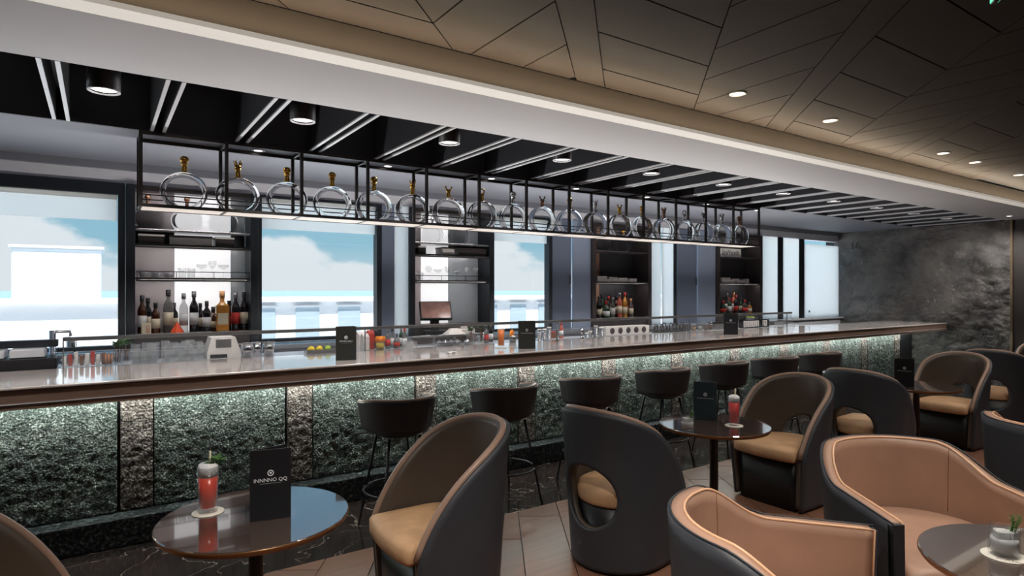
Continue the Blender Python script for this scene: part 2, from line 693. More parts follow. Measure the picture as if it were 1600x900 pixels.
# ================================================================== SETTING
XL, XR = -4.2, 11.4          # room ends
YB, YW = -3.6, 6.0           # wall behind the camera, window wall
ZC = H + 1.05                # soffit / bar ceiling height  (2.68)
ZL = H + 1.243               # lounge ceiling height        (2.873)
Y_OUT, Y_IN, Y_RK = 2.71, 3.49, 4.69
CT = 1.10                    # counter height

# ---- floor: brown boards in the lounge, dark marble along the bar
fl = struct(ob('floor', MB().box(XL, XR, YB, YW + .3, -.12, -.012), 'floor_base'))
YM = 3.71
bw, bl = .30, 1.20
n_b = 0
pl_mesh = [MB().box(-bl / 2 + .002, bl / 2 - .002, -bw / 2 + .002, bw / 2 - .002, -.012, 0, .002).mesh('plank') for _ in range(2)]
pl_mesh[0].materials.append(MATS['floor_wood'])
pl_mesh[1].materials.append(MATS['floor_wood_b'])


def clip_poly(poly, a, b_, c_):
    """keep a*x+b*y<=c"""
    out = []
    for i in range(len(poly)):
        p, q_ = poly[i], poly[(i + 1) % len(poly)]
        dp = a * p[0] + b_ * p[1] - c_
        dq = a * q_[0] + b_ * q_[1] - c_
        if dp <= 0:
            out.append(p)
        if (dp < 0) != (dq < 0) and abs(dp - dq) > 1e-9:
            t_ = dp / (dp - dq)
            out.append((p[0] + (q_[0] - p[0]) * t_, p[1] + (q_[1] - p[1]) * t_))
    return out


# boards run diagonally, staggered, cut off along the marble edge
ca, sa = math.cos(math.radians(58)), math.sin(math.radians(58))
for i in range(-6, 40):
    for j in range(-8, 14):
        u0 = j * bl + (i % 3) * .4
        v0 = i * bw - 4.0
        quad = []
        for du, dv in ((0.003, .003), (bl - .003, .003), (bl - .003, bw - .003), (.003, bw - .003)):
            quad.append((ca * (u0 + du) + sa * (v0 + dv), sa * (u0 + du) - ca * (v0 + dv)))
        cx = sum(p[0] for p in quad) / 4
        cy = sum(p[1] for p in quad) / 4
        # boards the picture can show
        dep = FW.x * cx + FW.y * cy
        lat = FW.y * cx - FW.x * cy
        if dep < .5 or abs(lat) > .95 * dep + 1.1 or cx > XR - .5 or cx < -2.0:
            continue
        poly = clip_poly(quad, 0, 1, YM)
        if len(poly) < 3:
            continue
        o_ = ob('plank', MB().prism(poly, -.012, 0), ('floor_wood', 'floor_wood_b')[(i + j) % 2], fl)
        n_b += 1
for k in range(8):
    x0 = -1.4 + k * 1.6
    ob('marble_tile', MB().box(x0 + .001, x0 + 1.599, YM + .004, 4.9, -.012, 0, .001), 'marble_dark', fl)

# ---- lounge ceiling: dark panels in diagonal bands
ce = struct(ob('ceiling', MB().box(XL, XR, YB, 2.80, ZL + .016, ZL + .14), 'panel_joint'))
G = .0045


def ceil_panel(poly):
    for a, b_, c_ in ((0, 1, 2.795), (0, -1, 3.5), (-1, 0, 4.1), (1, 0, 11.35)):
        poly = clip_poly(poly, a, b_, c_)
        if len(poly) < 3:
            return
    ar = 0
    for i in range(len(poly)):
        p, q_ = poly[i], poly[(i + 1) % len(poly)]
        ar += p[0] * q_[1] - p[1] * q_[0]
    if abs(ar) < .004:
        return
    cx = sum(p[0] for p in poly) / len(poly)
    cy = sum(p[1] for p in poly) / len(poly)
    ob('ceiling_panel', MB().prism(poly, ZL, ZL + .016), 'panel_dark', ce)


def band(c0, c1, kind, step, off):
    """diagonal band c0 < X-Y < c1 ; kind 'x': joints along X, 'y': joints along Y, 's': plain strip"""
    g = G * 1.0
    a, b_ = c0 + g, c1 - g
    if kind == 's':
        y = -3.5
        while y < 2.8:
            y1 = y + 2.1
            ceil_panel([(y + g + a, y + g), (y + g + b_, y + g), (y1 - g + b_, y1 - g), (y1 - g + a, y1 - g)])
            y = y1
    elif kind == 'x':
        for k_ in range(-2, 18):
            y1 = off - k_ * step - g
            y0 = off - (k_ + 1) * step + g
            ceil_panel([(y0 + a, y0), (y0 + b_, y0), (y1 + b_, y1), (y1 + a, y1)])
    else:
        for k_ in range(-30, 40):
            x0 = off + k_ * step + g
            x1 = off + (k_ + 1) * step - g
            ceil_panel([(x0, x0 - b_), (x1, x1 - b_), (x1, x1 - a), (x0, x0 - a)])


for k in range(-1, 4):
    c0 = -2.10 + 1.88 * k
    # per period: joints along X (.82), joints along Y (.83), plain strip (.23)
    band(c0, c0 + .82, 'x', .36, 2.57)
    band(c0 + .82, c0 + 1.65, 'y', .336, 1.29)
    band(c0 + 1.65, c0 + 1.88, 's', 0, 0)
for (a, b_) in ((XL, -4.0), ):
    pass

# ---- dropped soffit with a cove along its lounge edge
so = struct(ob('trim_1', MB().box(XL, XR, Y_OUT + .11, Y_IN, ZC, ZL + .3), 'ceiling_grey'))
ob('soffit_lip', MB().box(XL, XR, Y_OUT, Y_OUT + .11, ZC, ZC + .022), 'cove_white', so)
ob('cove_face', MB().box(XL, XR, Y_OUT + .095, Y_OUT + .11, ZC + .022, ZL), 'cove_taupe', so)
a_, b_ = XL + .1, XR - .1
ob('led_strip', MB().add([(a_, Y_OUT + .008, ZC + .0232), (b_, Y_OUT + .008, ZC + .0232), (b_, Y_OUT + .030, ZC + .0285), (a_, Y_OUT + .030, ZC + .0285)], [(0, 1, 2, 3)]), 'cove_led', so)
ob('led_shield', MB().add([(a_, Y_OUT + .006, ZC + .022), (b_, Y_OUT + .006, ZC + .022), (b_, Y_OUT + .034, ZC + .022), (a_, Y_OUT + .034, ZC + .022), (b_, Y_OUT + .034, ZC + .0288), (a_, Y_OUT + .034, ZC + .0288), (b_, Y_OUT + .032, ZC + .0288), (a_, Y_OUT + .032, ZC + .0288)],
                           [(0, 1, 2, 3), (3, 2, 4, 5), (5, 4, 6, 7), (7, 6, 1, 0), (0, 3, 5, 7), (1, 6, 4, 2)]), 'black_metal', so)  # unseen backing added to keep the LED light off the cove face

# ---- recessed slatted ceiling above the bar
rc = struct(ob('ceiling_recess', MB().box(XL, XR, Y_IN, Y_RK, ZC + .36, ZC + .5), 'recess_grey'))
ob('recess_side', MB().box(XL, XR, Y_RK, Y_RK + .02, ZC, ZC + .36), 'ceiling_dark', rc)
bm_ = MB().box(-.045, -.025, Y_IN, Y_RK, ZC + .008, ZC + .34).box(.025, .045, Y_IN, Y_RK, ZC + .008, ZC + .34).box(-.025, .025, Y_IN, Y_RK, ZC + .20, ZC + .34).mesh('beam')
bm_.materials.append(MATS['ceiling_dark'])
st_ = [MB().box(s_ * .045 - (.02 if s_ > 0 else 0), s_ * .045 + (.02 if s_ < 0 else 0), Y_IN, Y_RK, ZC - .002, ZC + .009).mesh('edge_strip') for s_ in (-1, 1)]
for q in st_:
    q.materials.append(MATS['strip_light'])
BX0 = -.195
for k in range(-3, 23):
    x = BX0 + .517 * k
    o_ = ob('beam', bm_, None, rc, (x, 0, 0))
    for q in st_:
        ob('edge_strip', q, None, o_)
rear = struct(ob('trim_2', MB().box(XL, XR, Y_RK + .02, YW + .12, ZC, ZC + .5), 'rear_grey'))

# ---- end walls
def relief_wall():
    ny, nz = 150, 140
    y0, y1, z0, z1 = Y_IN - .06, YW + .1, 0.0, ZC
    vs_, fs_ = [], []
    for j in range(nz + 1):
        for i in range(ny + 1):
            y = y0 + (y1 - y0) * i / ny
            z_ = z0 + (z1 - z0) * j / nz
            p = Vector((y * 1.5, z_ * 1.9, 3.1))
            d = noise.fractal(p, 1.0, 2.1, 6) * .045
            q_ = noise.noise(Vector((y * .8 + 4, z_ * .7, 1.0)))
            rough = max(0, .45 - (y - y0) * .22) * noise.fractal(p * 5, .9, 2.0, 4) * .075
            ridge = max(0, abs(noise.noise(p * 1.7 + Vector((9, 2, 0)))) - .32) * .12
            vs_.append((XR - .02 - d - rough - ridge * (q_ > -.1), y, z_))
    for j in range(nz):
        for i in range(ny):
            a = j * (ny + 1) + i
            fs_.append((a, a + 1, a + ny + 2, a + ny + 1))
    mb = MB()
    mb.add(vs_, fs_, True)
    return mb


wr = struct(ob('wall_right', MB().box(XR + .04, XR + .2, YB, YW + .3, -.12, ZL + .5), 'wall_dark'))
ob('stone_relief', relief_wall(), 'stone_relief', wr)
ob('engraving', text_mesh('16', .19, .012), 'stone_relief', wr, (XR - .085, 5.70, 2.42), rot=(PI / 2, 0, -PI / 2))
ob('edge_trim', MB().box(XR - .08, XR + .04, Y_IN - .09, Y_IN - .06, 0, ZC), 'brass_trim', wr)
ob('plain_panel', MB().box(XR - .03, XR + .04, -1.0, Y_IN - .09, 0, ZL), 'wall_dark', wr)
struct(ob('wall_left', MB().box(XL - .2, XL, YB, YW + .3, -.12, ZL + .5), 'wall_dark'))
struct(ob('wall_back', MB().box(XL, XR, YB - .2, YB, -.12, ZL + .5), 'wall_dark'))

# ---- window wall: sill wall below, head above, piers between the openings
SILL, HEAD = 1.14, H + .786
ww = struct(ob('wall_window', MB().box(XL, XR, YW, YW + .14, -.12, SILL), 'white_paint'))
ob('wall_head', MB().box(XL, XR, YW + .02, YW + .14, H + .885, ZC), 'white_paint', ww)
ob('head_rail', MB().box(XL, XR, YW - .02, YW + .02, H + .99, H + 1.05), 'rear_grey', ww)
ob('sill', MB().box(XL, XR, YW - .06, YW + .14, SILL - .03, SILL), 'white_paint', ww)


def window(nm, x0, x1, blind=True, HEAD=HEAD):
    w_ = struct(root(nm))
    y0, y1 = YW + .0, YW + .10
    ob('frame', MB().box(x0, x0 + .05, y0, y1, SILL, H + .884)
       .box(x1 - .05, x1, y0, y1, SILL, H + .884)
       .box(x0 + .05, x1 - .05, y0, y1, HEAD, H + .884)
       .box(x0 + .05, x1 - .05, y0, y1, SILL, SILL + .03), 'window_frame', w_)
    ob('pane', MB().box(x0 + .05, x1 - .05, YW + .06, YW + .066, SILL + .03, HEAD), 'window_glass', w_)
    if blind:
        ob('roller_blind', MB().box(x0 + .055, x1 - .055, YW + .045, YW + .049, H + .573, HEAD)
           .lathe([(0, x0 + .055), (.018, x0 + .055), (.018, x1 - .055), (0, x1 - .055)], 12, (0, YW + .04, HEAD - .02), True, 'x'), 'blind_white', w_)
    return w_


def sidepanel(w_, name, x0, x1, m_, y=YW + .005, handle=None, ztop=None):
    zt = HEAD + .1 if ztop is None else ztop
    p_ = ob(name, MB().box(x0 + .004, x1 - .004, y, y + .03, SILL, zt, .003), m_, w_)
    if handle is not None:
        ob('handle', MB().box(handle - .012, handle + .012, y - .02, y, H + .07, H + .19, .004), 'steel', p_)
    return p_


w1 = window('window_1', -2.2, .178)
w2 = window('window_2', 1.20, 2.42, True, H + .86)
sidepanel(w2, 'shutter', 2.42, 2.57, 'shutter_blue')
sidepanel(w2, 'frosted_pane', 2.57, 2.735, 'frost_pane')
w3 = window('window_3', 3.75, 4.65, True, H + .86)
sidepanel(w3, 'shutter', 4.65, 4.96, 'shutter_blue', handle=4.93)
sidepanel(w3, 'inner_shutter', 4.98, 5.29, 'shutter_pale')
w4 = struct(root('window_4'))
sidepanel(w4, 'frosted_pane', 6.32, 6.60, 'frost_pane')
sidepanel(w4, 'frosted_pane', 6.64, 6.86, 'frost_pane')
sidepanel(w4, 'frame', 6.87, 6.93, 'window_frame')
sidepanel(w4, 'shutter', 6.94, 7.37, 'shutter_blue', handle=7.34)
sidepanel(w4, 'inner_shutter', 7.39, 7.80, 'shutter_pale')
w5 = struct(root('window_5'))
sidepanel(w5, 'frame', 8.90, 8.97, 'window_frame')
sidepanel(w5, 'frosted_pane', 8.98, 9.42, 'frost_pane')
sidepanel(w5, 'frame', 9.43, 9.58, 'window_frame')
sidepanel(w5, 'frosted_pane', 9.59, 10.05, 'frost_pane')
sidepanel(w5, 'frame', 10.06, 10.22, 'window_frame')
dr = struct(ob('door_1', MB().box(10.24, 11.34, YW + .005, YW + .045, SILL - .02, HEAD + .02, .004), 'frost_pane'))
ob('handle', MB().cyl(.02, -.03, .0, (0, 0, 0), 12, axis='y'), 'chrome', dr, (10.36, YW, H - .38))

# ================================================================== OUTSIDE
tag(ob('sea', MB().box(-6000, 6000, 14, 9000, -12.2, -12), 'sea'), 'pale blue sea reaching to the horizon beyond the windows', 'sea')
dk = tag(ob('deck', MB().box(-30, 40, YW + .35, 12.9, .2, .4), 'deck_white'), 'white open deck floor outside the windows', 'deck')
dh = root('deck_house', 'plain white deck house standing outside the leftmost window', 'deck house', (-.62, 14, 0))
ob('walls', MB().box(-.66, .66, -.2, 1.6, -1.0, 2.38, .02), 'deck_white', dh)
ob('roof', MB().box(-.70, .70, -.24, 1.64, 2.38, 2.43, .01), 'deck_white', dh)
pp = root('parapet', 'white parapet with recessed grey panels along the deck edge', 'parapet', (0, 9, 0))
ob('wall', MB().box(-16, 22, .05, .2, .4, 1.46), 'deck_white', pp)
ob('cap_rail', MB().box(-16, 22, -.04, .24, 1.46, 1.53, .01), 'deck_white', pp)
for k in range(-3, 12):
    x = k * .62 + 1.1
    if x < 0.4:
        continue
    q = ob('panel', MB().box(x, x + .34, .03, .05, .95, 1.38), 'deck_panel', pp)
    ob('ledge', MB().box(x - .02, x + .36, .0, .05, 1.38, 1.41), 'deck_white', q)

# ================================================================== BAR
bar = root('bar', 'long bar front of rough green stone panels lit from above', 'bar', (0, 0, 0))
YP = 4.74
ob('carcass', MB().box(-3.2, XR - .08, YP + .03, 5.05, 0.0, .93), 'plastic_black', bar)


def stone_panel(w_, h_, seed, amp, nx, nz):
    vs_, fs_ = [], []
    for j in range(nz + 1):
        for i in range(nx + 1):
            x = w_ * i / nx
            z_ = h_ * j / nz
            p = Vector((x * 24 + seed * 7.1, z_ * 24, seed * 3.3))
            d = noise.fractal(p, .8, 2.1, 5) * amp
            edge = min(i, nx - i, j, nz - j)
            if edge == 0:
                d = 0
            vs_.append((x, -.004 - d, z_))
    for j in range(nz):
        for i in range(nx):
            a = j * (nx + 1) + i
            fs_.append((a, a + 1, a + nx + 2, a + nx + 1))
    n0 = len(vs_)
    vs_ += [(0, .03, 0), (w_, .03, 0), (w_, .03, h_), (0, .03, h_)]
    fs_.append((n0, n0 + 3, n0 + 2, n0 + 1))
    fs_.append((n0, n0 + 1) + tuple(range(nx, -1, -1)))
    top = [nz * (nx + 1) + i for i in range(nx + 1)]
    fs_.append((n0 + 2, n0 + 3) + tuple(top))
    fs_.append((n0 + 3, n0) + tuple(j * (nx + 1) for j in range(nz + 1)))
    fs_.append((n0 + 1, n0 + 2) + tuple(j * (nx + 1) + nx for j in range(nz, -1, -1)))
    mb = MB()
    mb.add(vs_, fs_, True)
    return mb


PW, NW, PER = .843, .182, 1.053
wide = []
narrow = []
for s_ in range(4):
    me = stone_panel(PW, .78, s_ + 1, .008, 84, 76).mesh('stone_panel')
    me.materials.append(MATS['rock_green'])
    wide.append(me)
for s_ in range(3):
    me = stone_panel(NW, .78, s_ + 11, .008, 24, 76).mesh('narrow_panel')
    me.materials.append(MATS['rock_brown'])
    narrow.append(me)
for k in range(-2, 11):
    x = .107 + PER * k
    if x + NW < XR - .1:
        ob('narrow_panel', narrow[k % 3], None, bar, (x + .008, YP, .185))
    if x + PER < XR - .05:
        ob('stone_panel', wide[k % 4], None, bar, (x + .199, YP, .185))
ob('plinth', MB().box(-3.2, XR - .1, 4.6, YP + .04, 0, .18, .006), 'rock_plinth', bar)
ob('led_strip', MB().box(-3.1, XR - .2, YP - .10, YP - .085, .958, .966), 'led_under', bar)

ct = root('bar_counter', 'long polished taupe stone counter with a thick bronze fascia', 'counter', (0, 0, 0))
ob('top', MB().box(-3.4, XR - .06, 4.26, 5.12, CT - .016, CT, .004), 'counter_stone', ct)
ob('fascia', MB().box(-3.4, XR - .06, 4.268, 4.33, CT - .126, CT - .016, .003), 'fascia', ct)
ob('metal_line', MB().box(-3.4, XR - .06, 4.264, 4.27, CT - .096, CT - .090), 'strip_light', ct)
ob('underside', MB().box(-3.4, XR - .06, 4.33, 5.05, CT - .126, CT - .016), 'shelf_dark', ct)
wc = root('work_counter', 'narrow stainless work counter behind the glass guard', 'counter', (0, 0, 0))
ob('top', MB().box(-3.4, 8.9, 5.13, 5.46, CT - .04, CT - .004, .003), 'satin_grey', wc)
ob('front', MB().box(-3.4, 8.9, 5.14, 5.44, 0, CT - .04), 'satin_grey', wc)

# glass guard
gg = root('glass_guard', 'low clear glass guard with a slim metal rail along the counter', 'guard', (0, 5.06, CT))
gx = [-.20 + 2.0925 * i for i in range(5)]
for i in range(4):
    ob('pane', MB().box(gx[i] + .004, gx[i + 1] - .004, -.003, .003, .004, .19), 'guard_glass', gg)
    ob('shelf_glass', MB().box(gx[i] + .004, gx[i + 1] - .004, -.04, .16, .203, .211), 'guard_glass', gg)
for i in range(5):
    ob('post', MB().box(gx[i] - .004, gx[i] + .004, .0, .012, 0, .203), 'steel', gg)
ob('rail', MB().box(gx[0], gx[-1], -.075, -.068, .192, .218, .001).box(gx[0], gx[-1], -.068, -.045, .192, .196), 'steel', gg)
# added upward fill lights behind the rail's lip, brightening soffit and rear ceiling
for i in range(4):
    ld = bpy.data.lights.new('soffit_fill', 'AREA')
    ld.shape = 'RECTANGLE'
    ld.size = 2.08
    ld.size_y = .012
    ld.energy = 28
    ld.color = (1.0, .96, .92)
    lo = bpy.data.objects.new('soffit_fill', ld)
    COL.objects.link(lo)
    lo.parent = gg
    lo.location = ((gx[i] + gx[i + 1]) / 2, -.0565, .2145)
    lo.rotation_euler = (PI + .45, 0, 0)

# ================================================================== HANGING RACK AND DECANTERS
RX0, RB, RBAY = .225, 13, .517
RX1 = RX0 + RB * RBAY
RZ0, RZ1 = H + .55, ZC
RY0, RY1 = 4.69, 4.95
rk = root('hanging_rack', 'long black metal rack hung from the ceiling above the bar', 'rack', (0, 0, 0))
ps = .011
pm = MB().box(-ps, ps, -ps, ps, RZ0, RZ1 - .001).mesh('post')
pm.materials.append(MATS['bronze_frame'])
cm = MB().box(-.008, .008, RY0 + ps, RY1 - ps, RZ1 - .025, RZ1 - .003).mesh('cross_bar')
cm.materials.append(MATS['bronze_frame'])
cm2 = MB().box(-.008, .008, RY0 + ps, RY1 - ps, RZ0, RZ0 + .016).mesh('cross_bar')
cm2.materials.append(MATS['bronze_frame'])
gm = MB().box(.012, RBAY - .012, RY0 + ps, RY1 - ps, RZ0 + .002, RZ0 + .014).mesh('light_panel')
gm.materials.append(MATS['rack_glow'])
for k in range(RB + 1):
    x = RX0 + RBAY * k
    ob('post', pm, None, rk, (x, RY0, 0))
    ob('post', pm, None, rk, (x, RY1, 0))
    ob('cross_bar', cm, None, rk, (x, 0, 0))
    ob('cross_bar', cm2, None, rk, (x, 0, 0))
    if k < RB:
        ob('light_panel', gm, None, rk, (x, 0, 0))
for y in (RY0, RY1):
    for (z0, z1) in ((RZ0 - .001, RZ0 + .02), (RZ1 - .026, RZ1 - .002)):
        ob('rail', MB().box(RX0 - ps, RX1 + ps, y - ps * .9, y + ps * .9, z0, z1), 'bronze_frame', rk)
ob('shelf', MB().box(RX0, RX1, RY0 + ps, RY1 - ps, RZ0 + .016, RZ0 + .021), 'paper', rk)
for y in (RY0 - .002, RY1):
    ob('gallery_rail', MB().box(RX0, RX1, y - .004, y + .004, RZ0 + .075, RZ0 + .083), 'bronze_frame', rk)


def decanter_body():
    prof = []
    R = .15
    n_ = 26
    pts = []
    # half profile (r, half thickness): thin glass belly, thick outer ring
    for i in range(n_ + 1):
        r_ = R * i / n_
        if r_ < .115:
            y = .024
        else:
            t_ = (r_ - .115) / (R - .115)
            y = .022 + .022 * math.sin(PI * min(1, t_ * 1.0)) ** .8
            if t_ > .5:
                y = .044 * math.sqrt(max(0, 1 - ((t_ - .5) / .5) ** 2))
        pts.append((r_, y))
    prof = [(r_, -y) for r_, y in pts] + [(r_, y) for r_, y in pts[::-1][1:]]
    prof = [(max(r_, 0), h_) for r_, h_ in prof]
    mb = MB()
    mb.lathe(prof, 48, (0, 0, 0), True, 'y')
    zc = .112
    mb.v = [(x, y, max(z_ * .92, -zc) + zc) for x, y, z_ in mb.v]
    return mb


dec_me = decanter_body().mesh('body')
dec_me.materials.append(MATS['decanter_glass'])
neck_me = MB().lathe([(0, .245), (.024, .245), (.02, .258), (.017, .285), (.017, .30), (.024, .302), (.024, .31), (0, .31)], 18).mesh('neck')


def stopper(kind):
    mb = MB()
    if kind == 0:
        mb.lathe([(0, .308), (.012, .308), (.014, .316)] + [(.030 * math.sin(a), .338 - .026 * math.cos(a)) for a in [PI * i / 10 for i in range(2, 10)]] + [(0, .364)], 18)
    elif kind == 1:
        mb.tube([(0.026 * math.cos(a), 0, .334 + .022 * math.sin(a)) for a in [2 * PI * i / 20 for i in range(20)]], .007, 8, True)
        mb.cyl(.012, .306, .316)
    elif kind == 2:
        mb.tube([(.028 * math.cos(a), 0, .340 + .026 * math.sin(a)) for a in [PI + PI * i / 10 - .0 for i in range(11)]], .007, 8)
        mb.lathe([(0, .334), (.009, .338), (.010, .345), (0, .352)], 10, (.028, 0, 0))
        mb.lathe([(0, .334), (.009, .338), (.010, .345), (0, .352)], 10, (-.028, 0, 0))
        mb.cyl(.010, .306, .318)
    else:
        mb.lathe([(0, .308), (.016, .308), (.024, .322), (.020, .336), (0, .338)], 14)
        for a in range(6):
            t_ = 2 * PI * a / 6
            mb.tube([(.014 * math.cos(t_), .014 * math.sin(t_), .332), (.024 * math.cos(t_), .024 * math.sin(t_), .35), (.030 * math.cos(t_), .030 * math.sin(t_), .372)], [.006, .005, .002], 6)
    return mb.mesh('stopper')


STOP = [stopper(i) for i in range(4)]
ORD = ['first', 'second', 'third', 'fourth', 'fifth', 'sixth', 'seventh', 'eighth', 'ninth', 'tenth', 'eleventh', 'twelfth',
       'thirteenth', 'fourteenth', 'fifteenth', 'sixteenth', 'seventeenth', 'eighteenth', 'nineteenth']
KN = ['ball', 'ring', 'horned', 'crown']
seq = [0, 3, 0, 0, 0, 3, 2, 1, 0, 2, 0, 3, 2, 0, 3, 1, 0, 3, 0]
metal = ['gold'] * 8 + ['chrome', 'rose_metal', 'gold', 'chrome', 'gold', 'gold', 'rose_metal', 'chrome', 'chrome', 'chrome', 'rose_metal']
mword = {'gold': 'gold', 'chrome': 'silver', 'rose_metal': 'copper'}


def decanter(loc, rz, st, mt, label, group=None, sc=1.0):
    r_ = root('decanter', label, 'decanter', loc, rz, group)
    r_.scale = (sc, sc, sc)
    ob('body', dec_me, None, r_)
    nm_ = neck_me.copy()
    o1 = ob('neck', nm_, mt, r_)
    o2 = ob('stopper', STOP[st].copy(), mt, r_)
    return r_


for k in range(19):
    x = .492 + .3464 * k
    decanter((x, 4.82, RZ0 + .0215), rnd.uniform(-.06, .06), seq[k], metal[k],
             'round glass decanter with %s %s stopper, %s from the left in hanging rack' % (mword[metal[k]], KN[seq[k]], ORD[k]),
             'decanters in the hanging rack')

# ================================================================== LAMPS
can_b = MB().lathe([(0, .30), (.077, .30), (.077, .0), (.066, .0), (.064, .016), (0, .016)], 32).mesh('housing')
can_b.materials.append(MATS['black_metal'])
can_r = MB().lathe([(.064, .002), (.076, .002), (.076, -.003), (.064, -.003), (.064, .002)], 32).mesh('ring')
can_r.materials.append(MATS['strip_light'])
can_g = MB().lathe([(0, .014), (.063, .014), (.063, .010), (0, .010)], 28).mesh('lens')
can_g.materials.append(MATS['lamp_glow'])
for k in range(-2, 11):
    x = .02 + 1.034 * k
    f_ = root('can_light', ('black cylinder downlight between ceiling slats, %s from the left above the bar' % ORD[k]) if k >= 0 else 'black cylinder downlight beyond the left picture edge, %s one out' % ORD[-1 - k], 'light', (x, 3.9, ZC + .005), 0, 'cylinder downlights in the slatted ceiling')
    ob('housing', can_b, None, f_)
    ob('ring', can_r, None, f_)
    ob('lens', can_g, None, f_)
    spot(f_, (0, 0, .004), 120, 75, .8, (1, .95, .90), .05, (0, .55, -1))

dl_r = MB().lathe([(.03, 0), (.052, 0), (.052, -.004), (.03, -.004), (.03, 0)], 24).mesh('ring')
dl_r.materials.append(MATS['strip_light'])
dl_g = MB().lathe([(0, -.001), (.032, -.001), (.032, -.003), (0, -.003)], 24).mesh('lens')
dl_g.materials.append(MATS['lamp_glow'])


def downlight(x, y, z_, label, group, energy, angle=95, col=(1, .93, .84), target=None):
    f_ = root('downlight', label, 'light', (x, y, z_), 0, group)
    ob('ring', dl_r, None, f_)
    ob('lens', dl_g, None, f_)
    spot(f_, (0, 0, -.02), energy, angle, .7, col, .04, target)


for k in range(7):
    downlight(.99 + 1.034 * k, 4.88, ZC - .001, 'small recessed downlight over the hanging rack, %s from the left' % ORD[k], 'downlights over the hanging rack', 14, 120, (1, .96, .92))
vis = [(3.35, 2.41), (4.44, 2.41), (6.35, 2.41), (7.06, 2.41), (8.23, 2.41)]
for k, (x, y) in enumerate(vis):
    downlight(x, y, ZL - .001, 'recessed spotlight in dark lounge ceiling, %s counting from the left' % ORD[k], 'spotlights in the lounge ceiling', 26, 100)
for k, (x, y) in enumerate([(.62, 1.3), (.6, .4), (2.3, .9), (3.6, .8), (5.3, .9), (7.2, .9), (9.4, 2.0), (2.2, -1.2)]):
    downlight(x, y, ZL - .001, 'recessed spotlight above the frame, over ' + ['the nearest round table', 'the free floor beside the viewer', 'the nearest tan armchair', 'the second tan armchair', 'the right edge armchair', 'the far lounge corner', 'the farthest tub chairs', 'the floor behind the viewer'][k], 'spotlights beyond the picture', 200 if k == 0 else 100 if k < 6 else 60, 110)
for k, y in enumerate((3.25, )):
    downlight(10.7, y, ZC - .001, 'recessed spotlight washing the stone end wall', 'wall washers', 90, 125, (1, .95, .90), (.30, .30, -1))

ex = root('exit_sign', 'small green lit sign on the dark ceiling in the top right corner', 'sign', (3.107, .99, ZL))
ob('box', MB().box(-.024, .024, -.012, .012, -.04, 0, .003), 'plastic_black', ex)
ob('lit_face', MB().box(-.02, .02, -.014, -.012, -.036, -.006), 'exit_green', ex)
ob('lit_face', MB().box(-.02, .02, .012, .014, -.036, -.006), 'exit_green', ex)
ex.rotation_euler = (0, 0, .6)

# ================================================================== BACK SHELVES
UNITS = [(.25, 1.145), (2.79, 3.715), (5.35, 6.305), (7.87, 8.88)]
UN = ['leftmost back shelf', 'second back shelf', 'third back shelf', 'rightmost back shelf']
SY0, SY1 = 5.97, 6.25
LV = [1.255, 1.736, 2.02, 2.145]
BACKS = [
    [(0, .345, 'mauve'), (.345, .86, 'frost_white_glow'), (.86, 1, 'mirror_grey')],
    [(0, .20, 'mauve'), (.20, .57, 'frost_white_glow'), (.57, 1, 'mirror_grey')],
    [(0, .30, 'shelf_brown'), (.30, 1, 'shelf_black')],
    [(0, 1, 'shelf_black')],
]
ULAB = ['tall back shelf with mauve and white backing holding many dark bottles',
        'back shelf behind the till terminal with white and grey backing',
        'brown and black back shelf holding amber and green bottles',
        'black back shelf nearest the stone end wall']
for u, (x0, x1) in enumerate(UNITS):
    r_ = root('shelf_unit', ULAB[u], 'shelf', (x0, 0, 0), 0, 'back shelves between the windows')
    w_ = x1 - x0
    fr = 'window_frame' if u < 2 else 'shelf_dark'
    for xs in (-.07, w_):
        ob('side_post', MB().box(xs + .002, xs + .068, SY0, SY1, SILL + .002, 2.51, .003), fr, r_)
    ob('base', MB().box(.0, w_, SY0 + .02, SY1, SILL + .002, LV[0] - .02), 'shelf_dark', r_)
    ob('top', MB().box(.0, w_, SY0 + .02, SY1, 2.48, 2.51), 'shelf_dark', r_)
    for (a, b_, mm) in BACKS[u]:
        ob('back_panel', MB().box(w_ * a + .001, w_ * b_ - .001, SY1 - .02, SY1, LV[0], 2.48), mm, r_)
    for i, z_ in enumerate(LV):
        if u >= 2 and i == 2:
            continue
        ob('shelf', MB().box(.001, w_ - .001, SY0 + .01, SY1 - .02, z_ - .018, z_, .003), ('shelf_dark', 'shelf_dark', 'black_metal', 'steel')[i] if u < 2 else 'shelf_dark', r_)
    for z_ in ((LV[1] - .018, LV[2] - .018, 2.48) if u < 2 else (LV[1] - .018, 2.48)):
        ob('added_lip', MB().box(.002, w_ - .002, SY0 + .008, SY0 + .016, z_ - .016, z_ - .0005), 'shelf_dark', r_)  # lip added to hide the glowing strip from view
        ob('added_shelf_glow', MB().box(.03, w_ - .03, SY0 + .03, SY0 + .042, z_ - .006, z_ - .001), 'shelf_fill_glow', r_)  # glowing strip added to brighten the unit's inside
    if u < 2:
        ob('gallery_rail', MB().tube([(.005, SY0 + .012, LV[1] + .05), (w_ - .005, SY0 + .012, LV[1] + .05)], .004, 6), 'black_metal', r_)
        for i in range(4):
            ob('rail_pin', MB().tube([(.01 + (w_ - .02) * i / 3, SY0 + .012, LV[1]), (.01 + (w_ - .02) * i / 3, SY0 + .012, LV[1] + .05)], .003, 6), 'black_metal', r_)

